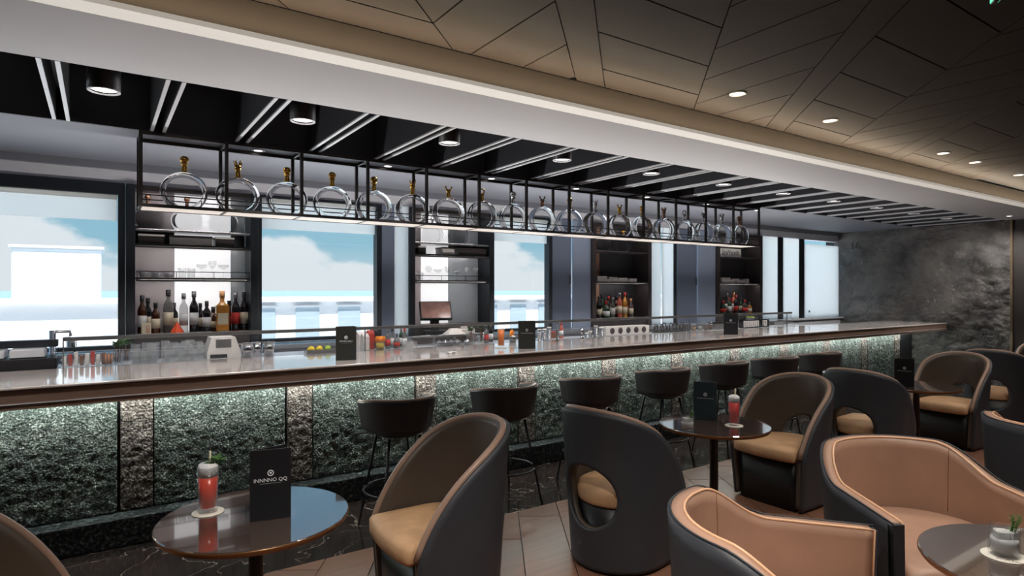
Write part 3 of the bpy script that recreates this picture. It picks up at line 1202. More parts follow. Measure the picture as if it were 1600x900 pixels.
# ---- bottles: profile kinds
BPROF = {
    'round': [(0, 0), (.036, 0), (.038, .006), (.038, .17), (.034, .195), (.016, .225), (.014, .24), (.014, .275), (0, .275)],
    'squat': [(0, 0), (.046, 0), (.048, .006), (.048, .11), (.044, .135), (.018, .16), (.015, .17), (.015, .205), (0, .205)],
    'tall': [(0, 0), (.033, 0), (.035, .006), (.035, .20), (.030, .225), (.014, .26), (.013, .27), (.013, .32), (0, .32)],
    'wine': [(0, 0), (.036, 0), (.037, .006), (.037, .18), (.030, .215), (.015, .245), (.014, .25), (.014, .30), (0, .30)],
}
BH = {'round': .275, 'squat': .205, 'tall': .32, 'wine': .30, 'square': .27}
BR = {'round': .038, 'squat': .048, 'tall': .035, 'wine': .037, 'square': .04}
BLAB = {'round': (.05, .14), 'squat': (.03, .09), 'tall': (.06, .16), 'wine': (.05, .13), 'square': (.04, .12)}
bcache = {}


def bottle_meshes(kind):
    if kind in bcache:
        return bcache[kind]
    b_, l_, c_ = MB(), MB(), MB()
    hh = BH[kind]
    if kind == 'square':
        b_.box(-.042, .042, -.034, .034, 0, .19, .008)
        b_.lathe([(.034, .188), (.018, .205), (.015, .215), (.015, .27), (0, .27)], 16)
        l_.box(-.034, .034, -.0352, -.0335, .05, .13)
    else:
        b_.lathe(BPROF[kind], 20)
        z0, z1 = BLAB[kind]
        rr = BR[kind] + .0008
        l_.lathe([(rr - .002, z0), (rr, z0), (rr, z1), (rr - .002, z1)], 20)
    rn = .0175
    c_.lathe([(0, hh + .016), (rn, hh + .016), (rn, hh - .035), (rn - .004, hh - .036)], 14)
    bcache[kind] = (b_.mesh('glass'), l_.mesh('paper_label'), c_.mesh('cap'))
    return bcache[kind]


def bottle(kind, gm_, lm_, cm_, loc, label, group, sc=1.0):
    r_ = root('bottle', label, 'bottle', loc, rnd.uniform(-.2, .2), group)
    r_.scale = (sc, sc, sc)
    g_, l_, c_ = bottle_meshes(kind)
    for nm_, me, mm in (('glass', g_, gm_), ('paper_label', l_, lm_), ('cap', c_, cm_)):
        if mm is None:
            continue
        me = me.copy()
        ob(nm_, me, mm, r_)
    return r_


cw = {'bottle_brown': 'brown', 'bottle_amber': 'amber', 'bottle_green': 'green', 'bottle_dark': 'black', 'bottle_clear': 'clear', 'bottle_rose': 'rose'}
capw = {'cap_black': 'black', 'cap_cork': 'cork', 'cap_red': 'red', 'cap_grey': 'grey'}
labw = {'label_cream': 'cream', 'label_white': 'white', 'label_red': 'red'}


def shelf_bottles(spec, unit, zb):
    for i, (px, y, kind, g_, l_, c_, sc) in enumerate(spec):
        x = xat(px, y)
        lab = '%s %s bottle with %s cap, %s from left on %s' % (cw[g_], {'round': 'round', 'squat': 'squat', 'tall': 'tall', 'wine': 'slim', 'square': 'square'}[kind], capw[c_], ORD[i], UN[unit])
        bottle(kind, g_, l_, c_, (x, y, zb), lab, 'bottles on the %s' % UN[unit], sc)


shelf_bottles([
    (222, 6.08, 'tall', 'bottle_brown', 'label_white', 'cap_black', .98),
    (231, 6.19, 'tall', 'bottle_dark', 'label_cream', 'cap_black', .90),
    (243, 6.06, 'round', 'bottle_brown', 'label_cream', 'cap_black', .92),
    (263, 6.12, 'tall', 'bottle_clear', 'label_cream', 'cap_black', 1.12),
    (272, 6.20, 'round', 'bottle_dark', 'label_cream', 'cap_grey', .9),
    (287, 6.11, 'tall', 'bottle_clear', 'label_white', 'cap_grey', 1.03),
    (303, 6.12, 'tall', 'bottle_dark', 'label_white', 'cap_grey', 1.08),
    (313, 6.20, 'round', 'bottle_dark', 'label_cream', 'cap_black', .88),
    (323, 6.06, 'round', 'bottle_dark', 'label_white', 'cap_black', .95),
    (333, 6.18, 'squat', 'bottle_brown', 'label_cream', 'cap_black', 1.0),
    (347, 6.07, 'square', 'bottle_amber', 'label_cream', 'cap_cork', 1.28),
    (358, 6.19, 'round', 'bottle_brown', 'label_red', 'cap_black', .95),
    (368, 6.09, 'tall', 'bottle_dark', 'label_red', 'cap_grey', 1.05),
    (381, 6.12, 'tall', 'bottle_dark', 'label_cream', 'cap_black', 1.06),
], 0, LV[0])
shelf_bottles([
    (936, 6.08, 'wine', 'bottle_dark', 'label_cream', 'cap_black', .92),
    (941, 6.18, 'wine', 'bottle_green', 'label_cream', 'cap_black', .98),
    (947, 6.06, 'squat', 'bottle_green', 'label_white', 'cap_red', 1.05),
    (951, 6.16, 'wine', 'bottle_dark', 'label_red', 'cap_red', .92),
    (957, 6.07, 'round', 'bottle_clear', 'label_white', 'cap_grey', .95),
    (963, 6.15, 'round', 'bottle_brown', 'label_cream', 'cap_black', 1.02),
    (968, 6.06, 'tall', 'bottle_rose', 'label_cream', 'cap_grey', 1.0),
    (976, 6.09, 'wine', 'bottle_amber', 'label_cream', 'cap_red', 1.08),
    (981, 6.18, 'tall', 'bottle_brown', 'label_red', 'cap_black', .96),
    (986, 6.06, 'round', 'bottle_clear', 'label_cream', 'cap_cork', .88),
], 2, LV[0])
shelf_bottles([
    (1130, 6.07, 'squat', 'bottle_green', 'label_red', 'cap_red', .95),
    (1136, 6.16, 'tall', 'bottle_clear', 'label_white', 'cap_grey', .96),
    (1140, 6.06, 'round', 'bottle_green', 'label_white', 'cap_red', .86),
    (1146, 6.14, 'tall', 'bottle_rose', 'label_white', 'cap_cork', 1.0),
    (1150, 6.06, 'wine', 'bottle_dark', 'label_red', 'cap_red', .92),
    (1158, 6.15, 'round', 'bottle_green', 'label_cream', 'cap_black', .84),
    (1164, 6.06, 'squat', 'bottle_clear', 'label_red', 'cap_red', 1.0),
    (1171, 6.12, 'squat', 'bottle_amber', 'label_white', 'cap_grey', .8),
    (1182, 6.07, 'squat', 'bottle_brown', 'label_cream', 'cap_cork', .72),
], 3, LV[0])

# ---- top-shelf decanters, glassware and boxes
for i, px in enumerate((231, 292, 350)):
    decanter((xat(px, 6.1), 6.1, LV[3]), 0, 0, 'rose_metal', 'round glass decanter on the top of the leftmost back shelf, %s from the left' % ORD[i], 'decanters on the back shelves', .84)
for i, px in enumerate((676, 716)):
    decanter((xat(px, 6.1), 6.1, LV[3]), 0, 1, 'chrome', 'round glass decanter on the top of the second back shelf, %s of two' % ORD[i], 'decanters on the back shelves', .84)
for i, px in enumerate((945, 972)):
    decanter((xat(px, 6.1), 6.1, LV[3]), 0, 0, 'gold', 'round glass decanter on the top of the third back shelf, %s of two' % ORD[i], 'decanters on the back shelves', .84)


def cup_mesh(r0, r1, h_, t_=.0025, seg=18):
    return MB().lathe([(0, 0), (r0, 0), (r1, h_), (r1 - t_, h_), (r0 - t_, .008), (0, .008)], seg)


GL = {
    'tumbler': cup_mesh(.030, .036, .09).mesh('tumbler'),
    'highball': cup_mesh(.028, .032, .14).mesh('highball_glass'),
    'coupe': MB().lathe([(0, 0), (.032, .002), (.030, .005), (.004, .01), (.004, .075), (.02, .085), (.045, .105), (.05, .13), (.048, .13), (.042, .108), (.0, .088)], 20).mesh('coupe_glass'),
    'wine': MB().lathe([(0, 0), (.034, .002), (.032, .005), (.004, .01), (.004, .08), (.022, .095), (.036, .125), (.034, .165), (.032, .165), (.034, .126), (.0, .09)], 20).mesh('wine_glass'),
}
for q in GL.values():
    q.materials.append(MATS['bar_glass'])
GN = {'tumbler': ('tumbler', 'low clear tumbler'), 'highball': ('highball_glass', 'tall clear highball glass'), 'coupe': ('coupe_glass', 'stemmed clear coupe glass'), 'wine': ('wine_glass', 'stemmed clear wine glass')}


def glass(kind, loc, label, group, sc=1.0):
    o_ = ob(GN[kind][0], GL[kind], None, None, loc)
    o_.scale = (sc, sc, sc)
    return tag(o_, label, 'glass', group)


for i, (px, kd) in enumerate([(285, 'tumbler'), (299, 'tumbler'), (315, 'coupe'), (332, 'wine'), (349, 'coupe')]):
    glass(kd, (xat(px, 6.1), 6.1, LV[1]), '%s on the railed shelf, %s from the left in the leftmost unit' % (GN[kd][1], ORD[i]), 'glasses on the railed shelf', .95)
for i, (px, kd) in enumerate([(657, 'tumbler'), (670, 'wine'), (684, 'coupe'), (699, 'wine'), (714, 'coupe'), (729, 'wine'), (744, 'wine')]):
    glass(kd, (xat(px, 6.1), 6.1, LV[1]), '%s on the railed shelf, %s from the left above the till' % (GN[kd][1], ORD[i]), 'glasses on the railed shelf above the till', .95)
cup = MB().lathe([(0, 0), (.022, 0), (.024, .004), (.04, .055), (.037, .055), (.02, .008), (0, .008)], 18).mesh('bowl')
cup.materials.append(MATS['white_paint'])
for i, px in enumerate((224, 243, 262)):
    r_ = root('cup', 'small white cup on the railed shelf, %s from the left' % ORD[i], 'cup', (xat(px, 6.08), 6.08, LV[1]), 0, 'white cups on the railed shelf')
    ob('bowl', cup, None, r_)
    ob('handle', MB().tube([(.034, 0, .045), (.055, 0, .04), (.05, 0, .022), (.028, 0, .018)], .004, 6), 'white_paint', r_)


def box_item(name, x0, x1, y0, y1, z0, h_, mm, label, cat, group=None, lid=None):
    r_ = root(name, label, cat, ((x0 + x1) / 2, (y0 + y1) / 2, z0), 0, group)
    wx, wy = (x1 - x0) / 2, (y1 - y0) / 2
    ob('box', MB().box(-wx, wx, -wy, wy, 0, h_ * (.8 if lid else 1), .003), mm, r_)
    if lid:
        ob('lid', MB().box(-wx - .003, wx + .003, -wy - .003, wy + .003, h_ * .8, h_, .003), lid, r_)
    return r_


for i, (a, b_, mm, lm) in enumerate([(216, 256, 'bronze_frame', 'carton_white'), (264, 331, 'steel', 'bronze_frame'), (336, 365, 'shelf_dark', 'paper')]):
    box_item('storage_box', xat(a, 6.05), xat(b_, 6.05), 6.02, 6.2, LV[2], .085, mm, 'low lidded box under the top shelf, %s from the left in the leftmost unit' % ORD[i], 'box', 'low boxes under the top shelf', lm)
for i, (a, b_, mm, lm) in enumerate([(652, 664, 'bronze_frame', 'carton_white'), (690, 708, 'carton_white', 'bronze_frame'), (716, 758, 'shelf_dark', 'shelf_dark')]):
    box_item('storage_box', xat(a, 6.05), xat(b_, 6.05), 6.02, 6.2, LV[2], .085, mm, 'low lidded box above the till, %s from the left' % ORD[i], 'box', 'low boxes above the till', lm)
for i, (a, b_, z_, h_) in enumerate([(931, 953, 0, .035), (954, 979, 0, .035), (980, 992, 0, .05), (931, 945, .035, .04), (950, 962, .035, .03), (964, 977, .035, .022)]):
    box_item('paper_box', xat(a, 6.05), xat(b_, 6.05), 6.01, 6.16, LV[1] + z_, h_, 'carton_white', 'flat white box %s, %s on the third back shelf' % ('lying on the shelf' if z_ == 0 else 'lying on other boxes', ORD[i]), 'box', 'white boxes on the third back shelf')
for i, (a, b_, z_, h_) in enumerate([(1125, 1146, 0, .045), (1147, 1160, 0, .045), (1125, 1138, .045, .04), (1140, 1152, .045, .025), (1162, 1167, 0, .07)]):
    box_item('paper_box', xat(a, 6.05), xat(b_, 6.05), 6.01, 6.16, LV[1] + z_, h_, 'carton_white', 'flat white box %s, %s on the rightmost back shelf' % ('on the black shelf' if z_ == 0 else 'stacked on another box', ORD[i]), 'box', 'white boxes on the rightmost back shelf')
sg = root('sign_board', 'cream board with dark handwriting on the rightmost back shelf', 'sign', (xat(1142, 6.03), 6.03, LV[3]))
ob('board', MB().box(-.26, .26, 0, .012, 0, .13, .002), 'paper', sg)
ob('lettering', text_mesh('LnaVacnifs', .10, .001), 'menu_black', sg, (0, -.0015, .07), rot=(PI / 2, 0, 0))

# small things in front of the left bottles
rb = box_item('carton', xat(221, 5.99), xat(236, 5.99), 5.985, 6.025, LV[0], .10, 'label_cream', 'small cream carton with red print in front of the bottles', 'carton')
ob('red_print', text_mesh('CBB', .036, .0005), 'label_red', rb, (.01, -.0208, .045), rot=(PI / 2, PI / 2, 0))
nap = MB()
nap.lathe([(0, .10), (.012, .085), (.03, .05), (.05, .02), (.056, 0), (0, 0)], 7, smooth=False)
tag(ob('napkin', nap, 'silicone_red', None, (xat(277, 6.01), 6.01 + .02, LV[0])), 'bright orange pointed folded napkin among the dark bottles', 'napkin')

# ---- till terminal on the work counter in front of the second unit
tl = root('till_terminal', 'black till terminal with tilted screen in front of the second back shelf', 'till', (xat(680, 5.86), 5.86, SILL + .002), -.30)
ob('base', MB().box(-.13, .12, -.09, .09, 0, .06, .006), 'plastic_black', tl)
ob('neck', MB().box(-.05, .04, -.02, .05, .06, .20, .006), 'plastic_black', tl)
sc_ = ob('screen_housing', MB().box(-.17, .17, -.012, .03, -.11, .11, .008), 'plastic_black', tl, (0, -.03, .27), rot=(-.55, 0, 0))
ob('screen', MB().box(-.155, .155, -.0135, -.012, -.095, .095), 'screen', sc_)
lg = tag(ob('back_ledge', MB().box(-3.4, 9.2, 5.70, YW - .061, SILL - .04, SILL, .004), 'steel'), 'steel ledge under the windows behind the bar', 'ledge')
ob('ledge_front', MB().box(-3.4, 9.2, 5.74, YW - .061, 0, SILL - .041), 'white_paint', lg)
prn = root('receipt_printer', 'white receipt printer on the ledge right of the till', 'printer', (xat(722, 5.85), 5.85, SILL + .001))
ob('body', MB().box(-.12, .12, -.08, .08, 0, .07, .01), 'carton_white', prn)
ob('slot', MB().box(-.08, .08, -.05, -.03, .068, .074), 'plastic_black', prn)
ob('paper', MB().box(-.04, .04, -.042, -.040, .07, .12), 'paper', prn)

# ================================================================== CHAIRS
def u_point(a, R, xf):
    """a: arc length from the middle of the back; returns x, y, outward normal"""
    q_ = PI * R / 2
    s_ = 1 if a >= 0 else -1
    t_ = abs(a)
    if t_ < q_:
        an = t_ / R
        return -R * math.cos(an), s_ * R * math.sin(an), -math.cos(an), s_ * math.sin(an)
    return t_ - q_, s_ * R, 0.0, s_


def shell_mesh(R, xf, z0, hfun, o1, o2, kb, ztop, hole=None, na=64, nz=14, toe=0.0):
    A = PI * R / 2 + xf

    def P(a, z_, off):
        x, y, nx, ny = u_point(a, R, xf)
        k = kb + (1 - kb) * (z_ - z0) / (ztop - z0)
        x2, y2 = (x + nx * off) * k, (y + ny * off) * k
        if x > 0:
            y2 -= (1 if y > 0 else -1) * toe * (x / xf) ** 2
        return (x2, y2, z_)
    mb = MB()
    if hole is None:
        prm = [[(-A + 2 * A * i / na, j / nz) for i in range(na + 1)] for j in range(nz + 1)]
        vs_ = []
        for off in (o1, o2):
            for row in prm:
                for a, t_ in row:
                    vs_.append(P(a, z0 + (hfun(a / A) - z0) * t_, off))
        w_ = na + 1
        M = w_ * (nz + 1)
        fs_ = []
        for j in range(nz):
            for i in range(na):
                a = j * w_ + i
                fs_.append((a, a + 1, a + w_ + 1, a + w_))
                fs_.append((M + a, M + a + w_, M + a + w_ + 1, M + a + 1))
        per = [i for i in range(w_)] + [j * w_ + na for j in range(1, nz + 1)] + [nz * w_ + i for i in range(na - 1, -1, -1)] + [j * w_ for j in range(nz - 1, 0, -1)]
        for i in range(len(per)):
            a, b_ = per[i], per[(i + 1) % len(per)]
            fs_.append((a, M + a, M + b_, b_))
        mb.add(vs_, fs_, True)
        return mb
    zc, ha, hz = hole
    per = []
    nv = 10
    for i in range(na):
        a = -A + 2 * A * i / na
        per.append((a, z0))
    for j in range(nv):
        per.append((A, z0 + (hfun(1) - z0) * j / nv))
    for i in range(na):
        a = A - 2 * A * i / na
        per.append((a, hfun(a / A)))
    for j in range(nv):
        per.append((-A, z0 + (hfun(1) - z0) * (1 - j / nv)))
    n_ = len(per)
    rings = nz
    vs_ = []
    for off in (o1, o2):
        for (a, z_) in per:
            th = math.atan2((z_ - zc) / hz, a / ha)
            # arch-shaped opening: squarer towards the top
            ca_, sa_ = math.cos(th), math.sin(th)
            ha0, hz0 = ha * ca_, zc + hz * sa_
            for k in range(rings + 1):
                t_ = (k / rings) ** 1.15
                vs_.append(P(ha0 + (a - ha0) * t_, hz0 + (z_ - hz0) * t_, off))
    w_ = rings + 1
    M = n_ * w_
    fs_ = []
    for i in range(n_):
        j = (i + 1) % n_
        for k in range(rings):
            q_ = (i * w_ + k, i * w_ + k + 1, j * w_ + k + 1, j * w_ + k)
            fs_.append(q_)
            fs_.append(tuple(M + t_ for t_ in q_[::-1]))
        for k in (0, rings):
            fs_.append((i * w_ + k, j * w_ + k, M + j * w_ + k, M + i * w_ + k))
    mb.add(vs_, fs_, True)
    return mb


def rim_mesh(R, xf, z0, hfun, off, kb, ztop, r_, na=64, lift=0.0, down=0.0):
    A = PI * R / 2 + xf
    pts = []
    def P(a, z_):
        x, y, nx, ny = u_point(a, R, xf)
        k = kb + (1 - kb) * (z_ - z0) / (ztop - z0)
        return ((x + nx * off) * k, (y + ny * off) * k, z_)
    if down:
        pts.append(P(-A, hfun(1) - down))
    for i in range(na + 1):
        a = -A + 2 * A * i / na
        pts.append(P(a, hfun(a / A) + lift))
    if down:
        pts.append(P(A, hfun(1) - down))
    return MB().tube(pts, r_, 6)


def d_cushion(R, xf, rings, nf=10, front=.05):
    """D-shaped cushion from (inset, z) rings"""
    A = PI * R / 2 + xf
    out = []
    for i in range(41):
        a = -A + 2 * A * i / 40
        x, y, _, _ = u_point(a, R, xf)
        out.append((x, y))
    for i in range(1, nf):
        t_ = i / nf
        out.append((xf + front * math.sin(PI * t_) ** .6, R * (1 - 2 * t_)))
    cx = (xf - R) / 2
    n_ = len(out)
    vs_, fs_ = [], []
    for ins, z_ in rings:
        for x, y in out:
            k = 1 - ins / R
            vs_.append((cx + (x - cx) * k, y * k, z_))
    for j in range(len(rings) - 1):
        for i in range(n_):
            i2 = (i + 1) % n_
            fs_.append((j * n_ + i, j * n_ + i2, (j + 1) * n_ + i2, (j + 1) * n_ + i))
    fs_.append(tuple(range(n_))[::-1])
    vs_.append((cx, 0, rings[-1][1] + .004))
    c_ = len(vs_) - 1
    for i in range(n_):
        fs_.append(((len(rings) - 1) * n_ + i, (len(rings) - 1) * n_ + (i + 1) % n_, c_))
    mb = MB()
    mb.add(vs_, fs_, True)
    return mb


def sm(t_):
    t_ = max(0, min(1, t_))
    return t_ * t_ * (3 - 2 * t_)


# --- dark tub chair with an arched opening in its back
def tub_h(s_):
    s_ = abs(s_)
    return .40 + .54 * max(0.0, 1 - s_ ** 2.3) ** .85


TR, TX = .325, .30


def make_tub():
    r_ = root('tub_chair')
    hole = (.435, .205, .185)
    ob('shell', shell_mesh(TR, TX, .015, tub_h, -.002, .022, .82, .94, hole), 'leather_dark', r_)
    ob('lining', shell_mesh(TR, TX, .03, lambda s_: tub_h(s_) - .003, -.040, -.002, .82, .94, hole), 'leather_taupe', r_)
    ob('piping', rim_mesh(TR, TX, .015, tub_h, -.014, .82, .94, .018), 'leather_piping', r_)
    ob('seat', d_cushion(TR * .90 - .042, TX, [(.03, .365), (.008, .372), (0, .39), (0, .44), (.010, .458), (.03, .468), (.08, .474)], front=.035), 'cushion_tan', r_)
    ob('base', d_cushion(TR * .86 - .042, TX - .05, [(.02, .0), (.01, .0), (.0, .362), (.02, .364)], front=.01), 'plastic_black', r_)
    return r_


tub = make_tub()
TUBS = [(-.36, 2.78, 0.0, 'dark tub chair cut off in the bottom left corner'),
        (1.46, 2.80, PI - .02, 'dark tub chair with tan seat right of the nearest round table'),
        (2.63, 2.74, .16, 'dark tub chair seen from behind with an oval hole in its back'),
        (4.46, 2.78, PI, 'dark tub chair with arched opening right of the table holding a red drink'),
        (5.66, 2.76, .06, 'dark tub chair seen from behind at right, tan seat showing through its hole'),
        (7.52, 2.78, PI - .03, 'dark tub chair facing the far round table, its arched back open'),
        (8.72, 2.76, .06, 'dark tub chair behind the far one, half hidden at the right edge'),
        (10.45, 2.78, PI, 'farthest dark tub chair, only its rim showing at the right edge')]
for i, (x, y, rz, lab) in enumerate(TUBS):
    o_ = tub if i == 0 else copy_tree(tub)
    o_.location = (x, y, 0)
    o_.rotation_euler = (0, 0, rz)
    tag(o_, lab, 'chair', 'dark tub chairs')


# --- tan leather armchair
def arm_h(s_):
    s_ = abs(s_)
    return .80 - .145 * sm((s_ - .29) / .32) - .025 * max(0, s_ - .55) / .45


AR, AX = .425, .44


def make_arm():
    r_ = root('armchair')
    ob('shell', shell_mesh(AR, AX, .02, lambda s_: arm_h(s_) - .004, .022, .034, .90, .80), 'leather_dark', r_)
    ln = ob('lining', shell_mesh(AR, AX - .022, .04, arm_h, -.034, .022, .90, .80), 'leather_tan', r_)
    ob('piping', rim_mesh(AR, AX - .016, .02, arm_h, -.030, .90, .80, .006, down=.45), 'piping_tan', r_)
    ob('outer_piping', rim_mesh(AR, AX, .02, arm_h, .022, .90, .80, .004), 'leather_dark', r_)
    for s_ in (-1, 1):
        mbc = MB()
        ring = []
        for z_ in (.02, arm_h(1) - .006):
            k = .90 + .10 * (z_ - .02) / .78
            for x_, o__ in ((AX - .020, -.030), (AX, -.030), (AX, .034), (AX - .020, .034)):
                ring.append((x_ * k, s_ * (AR + o__) * k, z_))
        mbc.add(ring, [(0, 1, 2, 3), (7, 6, 5, 4), (0, 4, 5, 1), (1, 5, 6, 2), (2, 6, 7, 3), (3, 7, 4, 0)])
        ob('arm_front', mbc, 'leather_dark', r_)
    A = PI * AR / 2 + AX
    for s_ in (-1, 1):
        pts = []
        for j in range(9):
            z_ = .44 + (arm_h(.36) - .45) * j / 8
            x, y, nx, ny = u_point(s_ * .36 * A, AR, AX)
            k = .90 + .10 * (z_ - .02) / .78
            pts.append(((x - nx * .0345) * k, (y - ny * .0345) * k, z_))
        ob('seam', MB().tube(pts, .0016, 5), 'carton_brown', ln)
    ob('seat', d_cushion(AR * .93 - .036, AX, [(.03, .30), (.008, .306), (0, .325), (0, .40), (.012, .422), (.035, .434), (.09, .44)], front=.03), 'leather_tan', r_)
    ob('base', d_cushion(AR * .90 - .036, AX - .05, [(.02, .0), (.01, .0), (.0, .297), (.02, .299)], front=.01), 'plastic_black', r_)
    return r_


arm = make_arm()
for i, (x, y, rz, lab) in enumerate([
        (2.11, 1.27, math.radians(-43), 'tan leather armchair nearest the camera, its inner side facing right'),
        (3.41, 1.39, math.radians(-122), 'tan leather armchair beside the small table at the right edge'),
        (5.11, 1.23, math.radians(-38), 'tan leather armchair with dark outside cut off by the right edge')]):
    o_ = arm if i == 0 else copy_tree(arm)
    o_.location = (x, y, 0)
    o_.rotation_euler = (0, 0, rz)
    tag(o_, lab, 'armchair', 'tan leather armchairs')


# --- bar stools
def stool_h(s_):
    s_ = abs(s_)
    return .905 - .03 * sm((s_ - .5) / .5)


def make_stool():
    r_ = root('bar_stool')
    ob('backrest', shell_mesh(.245, .10, .695, stool_h, -.012, .016, .88, .905), 'stool_leather', r_)
    ob('rim', rim_mesh(.245, .10, .695, stool_h, .002, .88, .905, .012), 'leather_piping', r_)
    ob('seat', d_cushion(.205, .12, [(.05, .66), (.01, .67), (0, .69), (0, .725), (.012, .745), (.04, .753)], front=.02), 'stool_leather', r_)
    ob('pan', MB().lathe([(0, .635), (.12, .635), (.17, .66), (.17, .666), (0, .666)], 24), 'black_metal', r_)
    for sx in (-1, 1):
        for sy in (-1, 1):
            ob('leg', MB().tube([(sx * .11, sy * .11, .64), (sx * .205, sy * .205, 0)], [.011, .008], 8), 'black_metal', r_)
    k = .11 + .095 * (.64 - .27) / .64
    rr = k * 1.414
    ob('footrest', MB().tube([(rr * math.cos(a), rr * math.sin(a), .27) for a in [2 * PI * i / 28 for i in range(28)]], .008, 6, True), 'black_metal', r_)
    return r_


stl = make_stool()
for i in range(7):
    o_ = stl if i == 0 else copy_tree(stl)
    o_.location = (1.706 + .874 * i, 3.93, 0)
    o_.rotation_euler = (0, 0, PI / 2 + .08 * math.sin(i * 2.1))
    tag(o_, 'low-backed dark bar stool at the counter, %s from the left' % ORD[i], 'bar stool', 'bar stools along the counter')

# ================================================================== TABLES
TBZ = .70


def make_table():
    r_ = root('round_table')
    R = .37
    ob('tabletop', MB().lathe([(0, TBZ - .03), (R - .03, TBZ - .03), (R - .008, TBZ - .024), (R, TBZ - .012), (R, TBZ - .004), (R - .003, TBZ), (0, TBZ)], 64, smooth=False), 'table_top', r_)
    ob('edge_band', MB().lathe([(R - .006, TBZ - .0245), (R + .0015, TBZ - .013), (R + .0015, TBZ - .005), (R - .001, TBZ - .003)], 64), 'table_edge', r_)
    ob('pedestal', MB().lathe([(0, .02), (.032, .02), (.030, .04), (.028, TBZ - .05), (.09, TBZ - .034), (.09, TBZ - .03), (0, TBZ - .03)], 24), 'table_leg', r_)
    ob('foot', MB().lathe([(0, 0), (.20, 0), (.205, .008), (.19, .018), (.03, .026), (0, .026)], 40), 'table_leg', r_)
    return r_


tb = make_table()
TABS = [(.537, 2.69, 'round dark glossy table with red drink and menu, nearest the left side'),
        (3.54, 2.74, 'round dark table with red drink and ice glass in the middle of the room'),
        (6.60, 2.74, 'small dark round table in front of the far tub chair'),
        (2.66, .70, 'dark round table cut off by the bottom right corner'),
        (9.60, 2.74, 'farthest dark round table between the last two tub chairs')]
for i, (x, y, lab) in enumerate(TABS):
    o_ = tb if i == 0 else copy_tree(tb)
    o_.location = (x, y, 0)
    tag(o_, lab, 'table', 'round lounge tables')


# ================================================================== MENUS
def menu(x, y, z_, h_, w_, mm, label, rz=None, turn=0.0, txt='INNNNO QQ'):
    if rz is None:
        rz = math.atan2(-y, -x) + PI / 2 + turn
    r_ = root('menu_card', label, 'menu', (x, y, z_), rz, 'folded menus standing on tables and counter')
    fr = ob('front_cover', MB().box(-w_ / 2, w_ / 2, -.002, .002, 0, h_, .001), mm, r_)
    ob('back_cover', MB().box(0, w_, -.002, .002, 0, h_, .001), mm, r_, (-w_ / 2, .003, 0), .42)
    zc = h_ * .60
    ob('emblem', MB().tube([(.0105 * math.cos(a), -.0026, zc + .018 + .0105 * math.sin(a)) for a in [2 * PI * i / 24 for i in range(24)]], .0022, 5, True)
       .lathe([(0, -.0003), (.0045, -.0003), (.0045, .0003), (0, .0003)], 12, (0, -.0024, zc + .018), True, 'y'), 'print_white', fr)
    if txt:
        ob('lettering', text_mesh(txt, w_ * (.135 if len(txt) < 10 else .105), .0003), 'print_white', fr, (0, -.0025, zc - .010), rot=(PI / 2, 0, 0))
        ob('print_line', MB().box(-w_ * .26, w_ * .26, -.0026, -.002, zc - .024, zc - .0228), 'print_grey', fr)
    else:
        ob('print_line', MB().box(-w_ * .36, w_ * .36, -.0026, -.002, zc - .012, zc - .007), 'print_grey', fr)
    return r_


menu(.575, 2.60, TBZ + .0005, .285, .155, 'menu_black', 'black folded menu with round white emblem on the nearest round table')
menu(3.60, 2.86, TBZ + .0005, .27, .16, 'menu_slate', 'slate grey folded menu beside the red drink on the middle table', txt='')
menu(6.40, 2.76, TBZ + .0005, .27, .16, 'menu_black', 'black folded menu on the far small table', txt='')
menu(1.54, 4.516, CT + .0005, .255, .15, 'menu_green', 'dark folded menu on the counter, left of three', txt='PIMMER GRILL')
menu(3.19, 4.49, CT + .0005, .25, .155, 'menu_green', 'dark folded menu on the counter beside the orange drink', txt='')
menu(6.195, 4.555, CT + .0005, .25, .16, 'menu_black', 'dark folded menu on the counter, rightmost of three', txt='')
cd = root('price_card', 'tiny white card lying on the counter', 'card', (2.445, 4.524, CT + .0005))
ob('card', MB().box(-.04, .04, -.02, .02, 0, .012, .001), 'paper', cd)
ob('print', MB().box(-.01, .02, -.0205, -.02, .003, .009), 'menu_black', cd)


# ================================================================== DRINKS
def coaster(x, y, z_, r_, label):
    return tag(ob('coaster', MB().lathe([(0, 0), (r_, 0), (r_, .003), (0, .003)], 40), 'coaster', None, (x, y, z_)), label, 'coaster')


def leafy(mb, c, n_, ln, seed, up=.6):
    rr = random.Random(seed)
    for i in range(n_):
        a = rr.uniform(0, 2 * PI)
        el = rr.uniform(up - .5, up + .5)
        d = Vector((math.cos(a) * math.cos(el), math.sin(a) * math.cos(el), math.sin(el)))
        side = d.cross(Vector((0, 0, 1))).normalized()
        p = Vector(c) + Vector((rr.uniform(-.3, .3), rr.uniform(-.3, .3), rr.uniform(-.1, .3))) * ln
        w_ = ln * .28
        L_ = ln * rr.uniform(.7, 1.2)
        m_ = p + d * L_ * .5 + Vector((0, 0, L_ * .08))
        mb.add([p, m_ + side * w_, p + d * L_, m_ - side * w_, m_ + Vector((0, 0, -L_ * .06))], [(0, 1, 4), (1, 2, 4), (2, 3, 4), (3, 0, 4)], False)
    return mb


